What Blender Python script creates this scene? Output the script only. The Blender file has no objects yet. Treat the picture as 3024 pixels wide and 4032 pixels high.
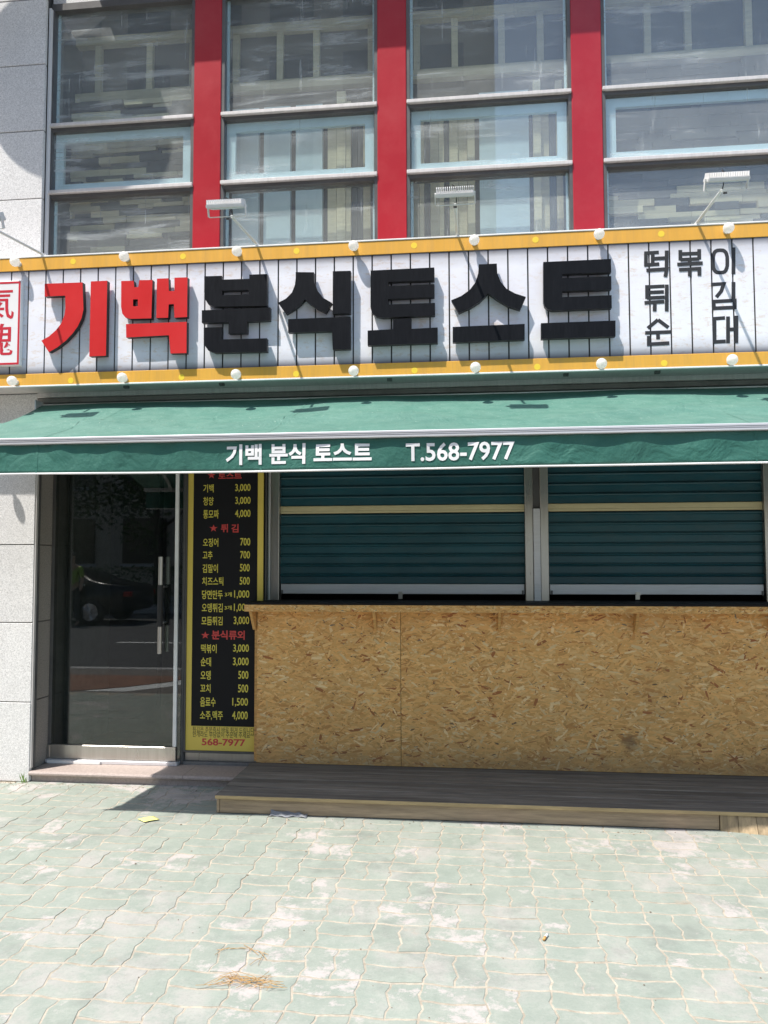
import bpy, bmesh, math, random
from mathutils import Vector, Matrix

random.seed(11)
S = bpy.context.scene
COL = S.collection

# ------------------------------------------------------------------ camera
cam_d = bpy.data.cameras.new('camera')
cam = bpy.data.objects.new('camera', cam_d)
COL.objects.link(cam)
S.camera = cam
cam_d.sensor_fit = 'VERTICAL'
cam_d.sensor_height = 36.0
cam_d.lens = 36.0 * 3150 / 4032
cam_d.clip_start = 0.05
cam_d.clip_end = 600
PITCH, YAW, ROLL = (math.radians(a) for a in (3.265, 6.535, -0.148))
_fw = Vector((-math.sin(YAW) * math.cos(PITCH), math.cos(YAW) * math.cos(PITCH), math.sin(PITCH)))
_rt = _fw.cross(Vector((0, 0, 1))).normalized()
_up = _rt.cross(_fw)
_rt2 = math.cos(ROLL) * _rt + math.sin(ROLL) * _up
_up2 = -math.sin(ROLL) * _rt + math.cos(ROLL) * _up
cam.matrix_world = Matrix(((_rt2.x, _up2.x, -_fw.x, 0.0), (_rt2.y, _up2.y, -_fw.y, 0.0),
                           (_rt2.z, _up2.z, -_fw.z, 1.5), (0, 0, 0, 1)))

# ------------------------------------------------------------------ sky and sun
SUN_D = Vector((0.37, 0.364, -1.0)).normalized()
EL = math.asin(-SUN_D.z)
world = bpy.data.worlds.new('World')
S.world = world
world.use_nodes = True
wn = world.node_tree.nodes
sky = wn.new('ShaderNodeTexSky')
sky.sky_type = 'NISHITA'
sky.sun_disc = False
sky.sun_elevation = EL
sky.sun_rotation = math.atan2(-SUN_D.x, -SUN_D.y)
sky.air_density = 1.2
sky.dust_density = 1.5
bg = wn['Background']
bg.inputs['Strength'].default_value = 0.145
world.node_tree.links.new(sky.outputs[0], bg.inputs[0])
sun_d = bpy.data.lights.new('sun', 'SUN')
sun_d.energy = 4.4
sun_d.angle = math.radians(0.53)
sun_d.color = (1.0, 0.95, 0.87)
sun = bpy.data.objects.new('sun', sun_d)
COL.objects.link(sun)
sun.rotation_euler = SUN_D.to_track_quat('-Z', 'Y').to_euler()
sun.location = (-6, -6, 16)
S.view_settings.view_transform = 'Standard'
S.view_settings.look = 'None'
S.view_settings.gamma = 1.0
S.view_settings.use_curve_mapping = False
S.view_settings.exposure = 0.62
S.cycles.use_denoising = True
S.cycles.max_bounces = 10
S.cycles.transparent_max_bounces = 16
S.cycles.sample_clamp_indirect = 6.0

# ------------------------------------------------------------------ material helpers
def new_mat(name):
    m = bpy.data.materials.new(name)
    m.use_nodes = True
    nt = m.node_tree
    return m, nt, nt.nodes, nt.links, nt.nodes['Principled BSDF']

def mathn(nt, op, a, b=None, clamp=False):
    n = nt.nodes.new('ShaderNodeMath'); n.operation = op; n.use_clamp = clamp
    for i, v in enumerate((a, b)):
        if v is None: continue
        if isinstance(v, (int, float)): n.inputs[i].default_value = v
        else: nt.links.new(v, n.inputs[i])
    return n.outputs[0]

def mix(nt, fac, a, b, blend='MIX'):
    n = nt.nodes.new('ShaderNodeMix'); n.data_type = 'RGBA'; n.blend_type = blend
    for sock, v in ((n.inputs[0], fac), (n.inputs[6], a), (n.inputs[7], b)):
        if isinstance(v, (int, float)): sock.default_value = v
        elif isinstance(v, (tuple, list)): sock.default_value = (*v[:3], 1)
        else: nt.links.new(v, sock)
    return n.outputs[2]

def pos(nt, scale=(1, 1, 1), rot=(0, 0, 0), loc=(0, 0, 0)):
    g = nt.nodes.new('ShaderNodeNewGeometry')
    mp = nt.nodes.new('ShaderNodeMapping')
    mp.inputs['Scale'].default_value = scale
    mp.inputs['Rotation'].default_value = rot
    mp.inputs['Location'].default_value = loc
    nt.links.new(g.outputs['Position'], mp.inputs['Vector'])
    return mp.outputs[0]

def noise(nt, vec, scale, detail=5, rough=.6, dist=0):
    n = nt.nodes.new('ShaderNodeTexNoise')
    n.inputs['Scale'].default_value = scale; n.inputs['Detail'].default_value = detail
    n.inputs['Roughness'].default_value = rough; n.inputs['Distortion'].default_value = dist
    nt.links.new(vec, n.inputs['Vector'])
    return n.outputs['Fac']

def ramp(nt, fac, stops):
    n = nt.nodes.new('ShaderNodeValToRGB')
    e = n.color_ramp.elements
    while len(e) < len(stops): e.new(0.5)
    for el, (p, c) in zip(e, stops):
        el.position = p
        el.color = (c, c, c, 1) if isinstance(c, (int, float)) else (*c, 1)
    nt.links.new(fac, n.inputs[0])
    return n.outputs[0]

def bump(nt, bsdf, h, strength=.3, dist=.01):
    b = nt.nodes.new('ShaderNodeBump')
    b.inputs['Strength'].default_value = strength; b.inputs['Distance'].default_value = dist
    nt.links.new(h, b.inputs['Height']); nt.links.new(b.outputs[0], bsdf.inputs['Normal'])

def M(name, col, rough=.6, metal=0.0, var=.12, vscale=3.0, dirt=None, dirt_amt=.0, stretch=(1, 1, 1), bmp=0.0, bscale=80, rnd=0.0, spec=.5):
    """plain procedural surface: base colour with broad and fine variation, optional dirt, optional relief"""
    m, nt, N, L, b = new_mat(name)
    v = pos(nt, stretch)
    n1 = noise(nt, v, vscale, 6, .65)
    dark = tuple(c * (1 - var) for c in col); lite = tuple(min(1, c * (1 + var)) for c in col)
    c = mix(nt, ramp(nt, n1, [(.3, 0.0), (.7, 1.0)]), dark, lite)
    if rnd:
        oi = N.new('ShaderNodeObjectInfo')
        k = mathn(nt, 'ADD', mathn(nt, 'MULTIPLY', oi.outputs['Random'], rnd), 1 - rnd / 2)
        cc = N.new('ShaderNodeCombineColor')
        for i in range(3): L.new(k, cc.inputs[i])
        c = mix(nt, 1.0, c, cc.outputs[0], 'MULTIPLY')
    if dirt:
        n2 = noise(nt, v, vscale * 2.7 + 1.3, 8, .7)
        c = mix(nt, mathn(nt, 'MULTIPLY', ramp(nt, n2, [(.45, 0.0), (.75, 1.0)]), dirt_amt), c, dirt)
    L.new(c, b.inputs['Base Color'])
    n3 = noise(nt, v, bscale, 4, .6)
    r = mathn(nt, 'ADD', mathn(nt, 'MULTIPLY', n1, .2), rough - .1, True)
    L.new(r, b.inputs['Roughness'])
    b.inputs['Metallic'].default_value = metal
    b.inputs['Specular IOR Level'].default_value = spec
    if bmp: bump(nt, b, n3, bmp, .004)
    return m

MT = {}
MT['aluminium'] = M('brushed_aluminium', (.66, .66, .69), .42, .35, .06, 2, (.4, .38, .36), .3, (1, 1, 12))
MT['steel'] = M('stainless_steel', (.50, .48, .45), .30, .85, .05, 2, (.32, .29, .25), .3, (9, 1, .4))
MT['white_metal'] = M('white_enamel', (.8, .8, .8), .4, 0, .04, 5, (.5, .48, .44), .25)
MT['frame_dark'] = M('dark_bronze_frame', (.10, .097, .098), .4, .1, .2, 4, (.2, .19, .18), .25)
MT['frame_light'] = M('pale_anodised_frame', (.66, .63, .62), .40, .15, .08, 3, (.38, .35, .34), .3, (12, 1, 1))
MT['red_panel'] = M('red_painted_panel', (.38, .011, .022), .32, 0, .10, 1.2, (.5, .10, .10), .22)
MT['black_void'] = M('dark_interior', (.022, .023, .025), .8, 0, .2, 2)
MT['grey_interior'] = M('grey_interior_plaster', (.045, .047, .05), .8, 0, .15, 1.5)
MT['concrete'] = M('grey_render', (.22, .21, .20), .85, 0, .18, 2.5, (.09, .085, .08), .5, bmp=.3)
MT['red_letter'] = M('red_acrylic_letter', (.60, .022, .024), .35, 0, .05, 2, (.62, .1, .09), .12)
MT['black_letter'] = M('black_acrylic_letter', (.006, .007, .010), .5, 0, .2, 3, (.024, .025, .030), .3, (10, 1, 1.2), spec=.12)
MT['letter_side'] = M('dark_letter_return', (.02, .018, .018), .5)
MT['ink_black'] = M('printed_black_ink', (.025, .025, .028), .5, 0, .15, 4)
MT['yellow_border'] = M('amber_yellow_print', (.74, .39, .055), .45, 0, .07, 1.6, (.50, .29, .09), .45, (7, 1, .6))
MT['yellow_dot'] = M('lemon_yellow_print', (.86, .62, .05), .45, 0, .03, 2)
MT['white_plate'] = M('white_acrylic_plate', (.80, .79, .80), .35, 0, .03, 3)
MT['red_ink'] = M('red_print', (.55, .02, .04), .45, 0, .05, 3)
MT['bulb_base'] = M('white_lamp_holder', (.7, .68, .62), .5)
MT['menu_black'] = M('menu_black_vinyl', (.010, .010, .012), .6, 0, .15, 3, spec=.2)
MT['menu_yellow'] = M('menu_yellow_vinyl', (.76, .58, .11), .5, 0, .06, 2)
MT['menu_text_yellow'] = M('menu_yellow_text', (.72, .62, .09), .5, 0, .03, 3)
MT['menu_text_red'] = M('menu_red_text', (.60, .06, .055), .5, 0, .03, 3)
MT['menu_text_brown'] = M('menu_brown_text', (.018, .012, .006), .5, 0, .05, 3)
MT['awning_text'] = M('white_vinyl_text', (.82, .83, .84), .5, 0, .03, 3)
MT['shutter'] = M('teal_shutter_paint', (.009, .074, .098), .40, 0, .2, 2.2, (.06, .095, .095), .4, (1, 1, 3), .35, 5)
MT['shutter_band'] = M('cream_shutter_slat', (.60, .53, .31), .45, 0, .07, 2.5, (.3, .25, .13), .2, (2, 1, 6))
MT['wood_grey'] = M('weathered_deck_wood', (.215, .195, .170), .8, 0, .45, 2.2, (.065, .062, .060), .7, (.8, 11, 11), .5, 60, .35)
MT['wood_tan'] = M('weathered_fascia_wood', (.37, .275, .18), .75, 0, .30, 2.6, (.10, .075, .055), .5, (.8, 11, 11), .4, 60, .2)
MT['wood_tan_v'] = M('weathered_upright_boards', (.36, .27, .165), .75, 0, .3, 2.6, (.10, .075, .055), .5, (11, 11, .8), .4, 60, .25)
MT['wood_edge'] = M('pale_plank_edge', (.42, .31, .16), .7, 0, .25, 4, (.15, .11, .06), .4, (1, 8, 8))
MT['granite_pink'] = M('pinkish_granite_step', (.40, .33, .30), .6, 0, .2, 60, (.20, .16, .15), .35, bmp=.15, bscale=150)
MT['rubber'] = M('black_rubber', (.015, .015, .016), .6)
MT['asphalt'] = M('asphalt', (.055, .055, .058), .85, 0, .25, 4, (.1, .1, .1), .3, bmp=.4, bscale=120)
MT['road_white'] = M('white_road_paint', (.72, .72, .7), .7, 0, .12, 4, (.3, .3, .3), .4)
MT['road_yellow'] = M('yellow_road_paint', (.65, .42, .06), .7, 0, .12, 4, (.3, .25, .15), .4)
MT['orange_paving'] = M('orange_brick_paving', (.22, .11, .07), .8, 0, .35, 3, (.2, .1, .07), .5)
MT['walk_grey'] = M('grey_brown_paving', (.17, .15, .135), .85, 0, .25, 5, (.09, .08, .075), .5)
MT['kerb'] = M('granite_kerb', (.42, .41, .40), .8, 0, .15, 30)
MT['plank_int_tan'] = M('interior_tan_board', (.74, .62, .42), .7, 0, .15, 5, (.4, .32, .2), .3, (1, 1, 9), rnd=.5)
MT['plank_int_dark'] = M('interior_dark_board', (.12, .107, .092), .7, 0, .2, 5, rnd=.6)
MT['int_blue'] = M('interior_pale_blue_panel', (.72, .83, .87), .6, 0, .08, 2, (.5, .6, .65), .3)
MT['car_black'] = M('black_car_paint', (.012, .012, .014), .12, 0, .1, 2)
MT['car_glass'] = M('dark_car_glass', (.02, .022, .025), .05)
MT['chrome'] = M('chrome_trim', (.8, .8, .82), .12, 1.0, .02)
MT['tail_red'] = M('red_tail_lamp', (.35, .01, .01), .2)
MT['leaf'] = M('tree_leaf', (.06, .11, .03), .55, 0, .4, 1.5)
MT['bark'] = M('tree_bark', (.09, .07, .055), .9, 0, .3, 6, bmp=.5)
MT['weed'] = M('fresh_weed_leaf', (.16, .30, .05), .5, 0, .2, 8)
MT['grit'] = M('grit', (.20, .16, .12), .9, 0, .6, 30)
MT['straw'] = M('dry_rust_straw', (.40, .24, .09), .7, 0, .3, 20)
MT['paper_yellow'] = M('yellow_paper', (.72, .70, .26), .7, 0, .05, 8)
MT['grey_plastic'] = M('grey_plastic_sheet', (.20, .21, .235), .6, 0, .12, 8, (.2, .2, .2), .3)
MT['cig_white'] = M('cigarette_paper', (.8, .79, .76), .7)
MT['cig_tan'] = M('cigarette_filter', (.55, .30, .10), .7)
MT['opp_wall'] = M('opposite_tan_facade', (.42, .36, .28), .85, 0, .12, .5)
MT['hivis'] = M('hi_vis_green_fabric', (.30, .44, .05), .6, 0, .1, 6)
MT['cloth_dark'] = M('dark_trousers', (.02, .022, .03), .8)
MT['skin'] = M('skin', (.45, .28, .19), .55)
MT['hair'] = M('dark_hair', (.012, .01, .01), .6)

def granite(name, col, speck):
    m, nt, N, L, b = new_mat(name)
    v = pos(nt)
    f = noise(nt, v, 130, 4, .8); g = noise(nt, v, 110, 2, .6); w = noise(nt, v, 1.3, 5, .6)
    c = mix(nt, ramp(nt, f, [(.38, 0.0), (.62, 1.0)]), tuple(x * .74 for x in col), tuple(min(1, x * 1.18) for x in col))
    c = mix(nt, mathn(nt, 'MULTIPLY', ramp(nt, g, [(.60, 0.0), (.68, 1.0)]), speck), c, (.10, .10, .11))
    c = mix(nt, mathn(nt, 'MULTIPLY', ramp(nt, w, [(.42, 0.0), (.75, 1.0)]), .28), c, tuple(x * .62 for x in col))
    oi = N.new('ShaderNodeObjectInfo')
    k = mathn(nt, 'ADD', mathn(nt, 'MULTIPLY', oi.outputs['Random'], .10), .95)
    cc = N.new('ShaderNodeCombineColor')
    for i in range(3): L.new(k, cc.inputs[i])
    c = mix(nt, 1.0, c, cc.outputs[0], 'MULTIPLY')
    L.new(c, b.inputs['Base Color']); b.inputs['Roughness'].default_value = .72
    bump(nt, b, f, .25, .002)
    return m
MT['granite'] = granite('flamed_granite', (.70, .69, .685), .35)
MT['granite_trim'] = granite('reveal_granite', (.30, .27, .245), .5)

def mat_paving():
    m, nt, N, L, b = new_mat('green_concrete_block')
    v = pos(nt)
    oi = N.new('ShaderNodeObjectInfo')
    big = noise(nt, v, 1.1, 8, .72); mid = noise(nt, v, 4.5, 9, .76); fine = noise(nt, v, 90, 5, .75)
    c = mix(nt, ramp(nt, mid, [(.3, 0.0), (.7, 1.0)]), (.222, .262, .228), (.322, .355, .314))
    c = mix(nt, mathn(nt, 'MULTIPLY', oi.outputs['Random'], .55), c, (.262, .288, .250))
    # worn patches where the green face has gone and pale pinkish concrete shows
    worn = mathn(nt, 'MULTIPLY', ramp(nt, mathn(nt, 'SUBTRACT', big, mathn(nt, 'MULTIPLY', mathn(nt, 'SUBTRACT', oi.outputs['Random'], .5), .12)), [(.49, 0.0), (.60, 1.0)]), ramp(nt, mid, [(.40, .0), (.56, 1.0)]))
    c = mix(nt, mathn(nt, 'MULTIPLY', worn, .65), c, (.385, .355, .34))
    w2 = noise(nt, pos(nt, (1, 1, 1), (0, 0, 0), (11, 4, 0)), 1.7, 8, .78)
    c = mix(nt, mathn(nt, 'MULTIPLY', ramp(nt, mathn(nt, 'ADD', w2, mathn(nt, 'MULTIPLY', mathn(nt, 'SUBTRACT', oi.outputs['Random'], .5), .10)), [(.565, 0.0), (.61, 1.0)]), .85), c, (.46, .415, .405))
    w3 = noise(nt, pos(nt, (1, 1, 1), (0, 0, 0), (1, 14, 0)), 11, 8, .8)
    c = mix(nt, mathn(nt, 'MULTIPLY', ramp(nt, w3, [(.50, 0.0), (.68, 1.0)]), .4), c, (.42, .42, .38))
    sp = noise(nt, pos(nt, (1, 1, 1), (0, 0, 0), (7, 3, 0)), 5.5, 6, .75)
    c = mix(nt, mathn(nt, 'MULTIPLY', ramp(nt, sp, [(.66, 0.0), (.73, 1.0)]), .85), c, (.56, .55, .52))
    st = noise(nt, pos(nt, (1, 1, 1), (0, 0, 0), (2, 9, 0)), 3.2, 7, .7)
    c = mix(nt, mathn(nt, 'MULTIPLY', ramp(nt, st, [(.52, 0.0), (.70, 1.0)]), .5), c, (.15, .16, .15))
    ru = noise(nt, pos(nt, (1, 1, 1), (0, 0, 0), (5, 5, 0)), 2.6, 6, .7)
    c = mix(nt, mathn(nt, 'MULTIPLY', ramp(nt, ru, [(.63, 0.0), (.76, 1.0)]), .45), c, (.43, .27, .19))
    c = mix(nt, mathn(nt, 'MULTIPLY', ramp(nt, fine, [(.35, 1.0), (.5, 0.0)]), .22), c, (.16, .19, .165))
    L.new(c, b.inputs['Base Color']); b.inputs['Roughness'].default_value = .82
    bump(nt, b, fine, .35, .003)
    return m
MT['paving'] = mat_paving()
MT['sand'] = M('joint_sand', (.43, .385, .315), .95, 0, .25, 9, (.20, .165, .125), .75, bmp=.8, bscale=200)

def mat_sign_planks():
    m, nt, N, L, b = new_mat('printed_sign_board')
    v = pos(nt)
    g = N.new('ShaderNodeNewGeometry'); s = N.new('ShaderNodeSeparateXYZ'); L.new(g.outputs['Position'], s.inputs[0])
    n1 = noise(nt, v, 3.0, 6, .65); n2 = noise(nt, pos(nt, (1, 1, 2.2)), 14, 8, .75); n0 = noise(nt, v, 1.6, 4, .6)
    c = mix(nt, ramp(nt, n1, [(.3, 0.0), (.7, 1.0)]), (.77, .77, .85), (.86, .86, .91))
    rust = mathn(nt, 'MULTIPLY', ramp(nt, n2, [(.525, 0.0), (.68, 1.0)]), ramp(nt, n0, [(.36, .1), (.58, 1.0)]))
    c = mix(nt, mathn(nt, 'MULTIPLY', rust, .7), c, (.62, .45, .30))
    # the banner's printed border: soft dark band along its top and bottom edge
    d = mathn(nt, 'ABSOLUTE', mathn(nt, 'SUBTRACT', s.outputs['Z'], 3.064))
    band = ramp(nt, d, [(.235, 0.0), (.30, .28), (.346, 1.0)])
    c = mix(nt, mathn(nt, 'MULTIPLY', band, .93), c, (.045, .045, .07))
    L.new(c, b.inputs['Base Color']); b.inputs['Roughness'].default_value = .42
    return m
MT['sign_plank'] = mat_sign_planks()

def mat_awning():
    m, nt, N, L, b = new_mat('green_awning_canvas')
    v = pos(nt)
    n1 = noise(nt, v, 2.2, 6, .6); n2 = noise(nt, pos(nt, (1, .5, 4)), 7, 8, .7); n3 = noise(nt, v, 70, 3, .7)
    c = mix(nt, ramp(nt, n1, [(.3, 0.0), (.7, 1.0)]), (.024, .132, .104), (.038, .170, .132))
    g = N.new('ShaderNodeNewGeometry'); s = N.new('ShaderNodeSeparateXYZ'); L.new(g.outputs['Normal'], s.inputs[0])
    up = mathn(nt, 'ABSOLUTE', s.outputs['Z'])
    dust = mathn(nt, 'MULTIPLY', ramp(nt, n2, [(.3, .35), (.7, 1.0)]), mathn(nt, 'MULTIPLY', up, .44))
    c = mix(nt, dust, c, (.255, .405, .34))
    c = mix(nt, mathn(nt, 'MULTIPLY', ramp(nt, n3, [(.66, 0.0), (.72, 1.0)]), mathn(nt, 'MULTIPLY', up, .55)), c, (.75, .78, .66))
    L.new(c, b.inputs['Base Color']); b.inputs['Roughness'].default_value = .62
    t = N.new('ShaderNodeBsdfTranslucent'); L.new(c, t.inputs[0])
    mx = N.new('ShaderNodeMixShader'); mx.inputs[0].default_value = .13
    L.new(b.outputs[0], mx.inputs[1]); L.new(t.outputs[0], mx.inputs[2])
    L.new(mx.outputs[0], N['Material Output'].inputs[0])
    bump(nt, b, mathn(nt, 'ADD', noise(nt, v, 5.5, 3, .55, .8), mathn(nt, 'MULTIPLY', noise(nt, v, 26, 4, .6), .25)), .5, .035)
    return m
MT['awning'] = mat_awning()

def mat_glass(name, tint, film, film_amt, streak=(1.2, 1, 7), refl=1.0):
    """pane: clear tinted body, mirror reflection by angle, and a film of dried dirt and wipe marks"""
    m, nt, N, L, b = new_mat(name)
    N.remove(b)
    tr = N.new('ShaderNodeBsdfTransparent'); tr.inputs[0].default_value = (*tint, 1)
    gl = N.new('ShaderNodeBsdfGlossy'); gl.inputs['Roughness'].default_value = .008; gl.inputs[0].default_value = (1, 1, 1, 1)
    geo = N.new('ShaderNodeNewGeometry'); back = geo.outputs['Backfacing']
    fr = N.new('ShaderNodeFresnel')
    L.new(mathn(nt, 'SUBTRACT', 1.5, mathn(nt, 'MULTIPLY', back, 1.5 - 1 / 1.5)), fr.inputs[0])
    mx = N.new('ShaderNodeMixShader')
    L.new(mathn(nt, 'MULTIPLY', fr.outputs[0], refl, True), mx.inputs[0])
    L.new(tr.outputs[0], mx.inputs[1]); L.new(gl.outputs[0], mx.inputs[2])
    out = mx.outputs[0]
    if film_amt:
        d = N.new('ShaderNodeBsdfDiffuse'); d.inputs[0].default_value = (*film, 1)
        n1 = noise(nt, pos(nt, streak), 2.0, 9, .74, .5); n2 = noise(nt, pos(nt, (16, 1, .9)), 2.4, 6, .65)
        n3 = noise(nt, pos(nt), 1.5, 4, .6)
        wipe = mathn(nt, 'MULTIPLY', ramp(nt, n1, [(.50, 0.0), (.60, .38), (.74, .8)]), ramp(nt, n3, [(.42, .0), (.58, 1.0)]))
        runs = mathn(nt, 'MULTIPLY', ramp(nt, n2, [(.62, 0.0), (.70, 1.0)]), .3)
        veil = mathn(nt, 'ADD', mathn(nt, 'MULTIPLY', n3, .30), .14)
        f = mathn(nt, 'ADD', mathn(nt, 'ADD', wipe, runs), veil, True)
        f = mathn(nt, 'MULTIPLY', mathn(nt, 'MULTIPLY', f, film_amt), mathn(nt, 'SUBTRACT', 1.0, back))
        m2 = N.new('ShaderNodeMixShader'); L.new(f, m2.inputs[0])
        L.new(out, m2.inputs[1]); L.new(d.outputs[0], m2.inputs[2]); out = m2.outputs[0]
    L.new(out, N['Material Output'].inputs[0])
    return m
MT['glass_up'] = mat_glass('dusty_window_glass', (.93, .98, .98), (.80, .85, .86), .54, (.45, 1, 4.6), 1.7)
MT['glass_door'] = mat_glass('door_glass', (.70, .74, .73), (.4, .42, .42), .012, refl=1.5)

def mat_bulb():
    m, nt, N, L, b = new_mat('frosted_white_globe')
    b.inputs['Base Color'].default_value = (.86, .85, .80, 1); b.inputs['Roughness'].default_value = .25
    n = noise(nt, pos(nt), 40, 3); c = mix(nt, n, (.93, .92, .89), (.97, .96, .94)); L.new(c, b.inputs['Base Color'])
    t = N.new('ShaderNodeBsdfTranslucent'); L.new(c, t.inputs[0])
    mx = N.new('ShaderNodeMixShader'); mx.inputs[0].default_value = .62
    L.new(b.outputs[0], mx.inputs[1]); L.new(t.outputs[0], mx.inputs[2]); L.new(mx.outputs[0], N['Material Output'].inputs[0])
    return m
MT['bulb'] = mat_bulb()

def mat_attr(name, rough=.72):
    m, nt, N, L, b = new_mat(name)
    a = N.new('ShaderNodeAttribute'); a.attribute_name = 'col'
    n = noise(nt, pos(nt, (6, 40, 40)), 4, 6, .7)
    c = mix(nt, mathn(nt, 'MULTIPLY', ramp(nt, n, [(.35, 1.0), (.6, 0.0)]), .18), a.outputs['Color'], (.36, .20, .07))
    w = noise(nt, pos(nt), 1.4, 5, .6)
    c = mix(nt, mathn(nt, 'MULTIPLY', ramp(nt, w, [(.45, 0.0), (.75, 1.0)]), .25), c, (.27, .17, .08))
    st = noise(nt, pos(nt, (1, 1, 1), (0, 0, 0), (3.1, 0, 1.7)), 2.3, 7, .75)
    c = mix(nt, mathn(nt, 'MULTIPLY', ramp(nt, st, [(.70, 0.0), (.78, 1.0)]), .5), c, (.08, .07, .06))
    # one old grease smudge low on the board, and an uneven darker brown along the foot
    g = N.new('ShaderNodeNewGeometry'); d = N.new('ShaderNodeVectorMath'); d.operation = 'DISTANCE'
    L.new(g.outputs['Position'], d.inputs[0]); d.inputs[1].default_value = (.985, 5.4, .30)
    dd = mathn(nt, 'ADD', d.outputs['Value'], mathn(nt, 'MULTIPLY', noise(nt, pos(nt), 22, 5, .7), .09))
    c = mix(nt, mathn(nt, 'MULTIPLY', ramp(nt, dd, [(.06, 1.0), (.115, 0.0)]), .6), c, (.07, .065, .055))
    s = N.new('ShaderNodeSeparateXYZ'); L.new(g.outputs['Position'], s.inputs[0])
    zz = mathn(nt, 'SUBTRACT', s.outputs['Z'], mathn(nt, 'MULTIPLY', noise(nt, pos(nt), 5, 5, .7), .25))
    c = mix(nt, mathn(nt, 'MULTIPLY', ramp(nt, zz, [(.0, 1.0), (.16, 0.0)]), .35), c, (.17, .12, .075))
    L.new(c, b.inputs['Base Color']); b.inputs['Roughness'].default_value = rough
    return m
MT['strand'] = mat_attr('pressed_wood_strand')
MT['osb_base'] = M('strand_board_core', (.62, .35, .12), .75, 0, .35, 18, (.2, .12, .05), .5, (1, 1, 4))

# ------------------------------------------------------------------ object helpers
def tag(o, label=None, cat=None, group=None, kind=None):
    if label: o['label'] = label
    if cat: o['category'] = cat
    if group: o['group'] = group
    if kind: o['kind'] = kind
    return o

def attach(o, parent):
    if parent is not None:
        o.parent = parent
        o.matrix_parent_inverse = Matrix.Translation(-Vector(parent.location))

def link(name, me, parent=None, loc=(0, 0, 0), rot=(0, 0, 0)):
    o = bpy.data.objects.new(name, me)
    COL.objects.link(o)
    o.location = loc; o.rotation_euler = rot
    attach(o, parent)
    return o

def empty(name, loc, label, cat, group=None):
    o = bpy.data.objects.new(name, None)
    COL.objects.link(o)
    o.location = loc
    o.empty_display_size = .1
    return tag(o, label, cat, group)

def mesh_of(name, verts, faces, mat, smooth=False):
    me = bpy.data.meshes.new(name)
    me.from_pydata(verts, [], faces)
    mats = mat if isinstance(mat, (list, tuple)) else [mat]
    for k in mats: me.materials.append(MT[k] if isinstance(k, str) else k)
    if smooth:
        for p in me.polygons: p.use_smooth = True
    me.update()
    return me

def put(name, verts, faces, mat, parent=None, smooth=False):
    """world-space vertices -> object whose origin sits at its own centre"""
    lo = [min(v[i] for v in verts) for i in range(3)]; hi = [max(v[i] for v in verts) for i in range(3)]
    c = Vector([(a + b) / 2 for a, b in zip(lo, hi)])
    me = mesh_of(name, [tuple(Vector(v) - c) for v in verts], faces, mat, smooth)
    return link(name, me, parent, c)

def boxvf(x0, x1, y0, y1, z0, z1):
    v = [(x0, y0, z0), (x1, y0, z0), (x1, y1, z0), (x0, y1, z0), (x0, y0, z1), (x1, y0, z1), (x1, y1, z1), (x0, y1, z1)]
    f = [(0, 3, 2, 1), (4, 5, 6, 7), (0, 1, 5, 4), (1, 2, 6, 5), (2, 3, 7, 6), (3, 0, 4, 7)]
    return v, f

def box(name, x0, x1, y0, y1, z0, z1, mat, parent=None, bevel=0.0, seg=1):
    v, f = boxvf(x0, x1, y0, y1, z0, z1)
    o = put(name, v, f, mat, parent)
    if bevel:
        bm = bmesh.new(); bm.from_mesh(o.data)
        bmesh.ops.bevel(bm, geom=bm.edges[:], offset=bevel, segments=seg, affect='EDGES')
        bm.to_mesh(o.data); bm.free()
    return o

class MB:
    def __init__(s): s.v = []; s.f = []
    def add(s, v, f):
        k = len(s.v); s.v += [tuple(p) for p in v]; s.f += [tuple(i + k for i in q) for q in f]; return s
    def box(s, *a): return s.add(*boxvf(*a))
    def tube(s, pts, r, n=10, cap=True):
        pts = [Vector(p) for p in pts]
        rs = r if isinstance(r, (list, tuple)) else [r] * len(pts)
        k = len(s.v); ref = None
        for i, p in enumerate(pts):
            t = (pts[min(i + 1, len(pts) - 1)] - pts[max(i - 1, 0)]).normalized()
            a = (Vector((0, 0, 1)) if abs(t.z) < .9 else Vector((1, 0, 0))) if ref is None else ref
            u = (a - t * a.dot(t)).normalized(); w = t.cross(u); ref = u
            for j in range(n):
                an = 2 * math.pi * j / n
                s.v.append(tuple(p + (u * math.cos(an) + w * math.sin(an)) * rs[i]))
        for i in range(len(pts) - 1):
            for j in range(n):
                a = k + i * n + j; b = k + i * n + (j + 1) % n
                s.f.append((a, b, b + n, a + n))
        if cap:
            s.f.append(tuple(k + j for j in reversed(range(n))))
            s.f.append(tuple(k + (len(pts) - 1) * n + j for j in range(n)))
        return s
    def lathe(s, prof, c, axis=(0, 0, 1), n=20):
        ax = Vector(axis).normalized(); a = Vector((1, 0, 0)) if abs(ax.x) < .9 else Vector((0, 1, 0))
        u = (a - ax * a.dot(ax)).normalized(); w = ax.cross(u); k = len(s.v); c = Vector(c)
        for h, r in prof:
            for j in range(n):
                an = 2 * math.pi * j / n
                s.v.append(tuple(c + ax * h + (u * math.cos(an) + w * math.sin(an)) * r))
        for i in range(len(prof) - 1):
            for j in range(n):
                p = k + i * n + j; q = k + i * n + (j + 1) % n
                s.f.append((p, q, q + n, p + n))
        s.f.append(tuple(k + j for j in reversed(range(n))))
        s.f.append(tuple(k + (len(prof) - 1) * n + j for j in range(n)))
        return s
    def build(s, name, mat, parent=None, smooth=False): return put(name, s.v, s.f, mat, parent, smooth)

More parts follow.
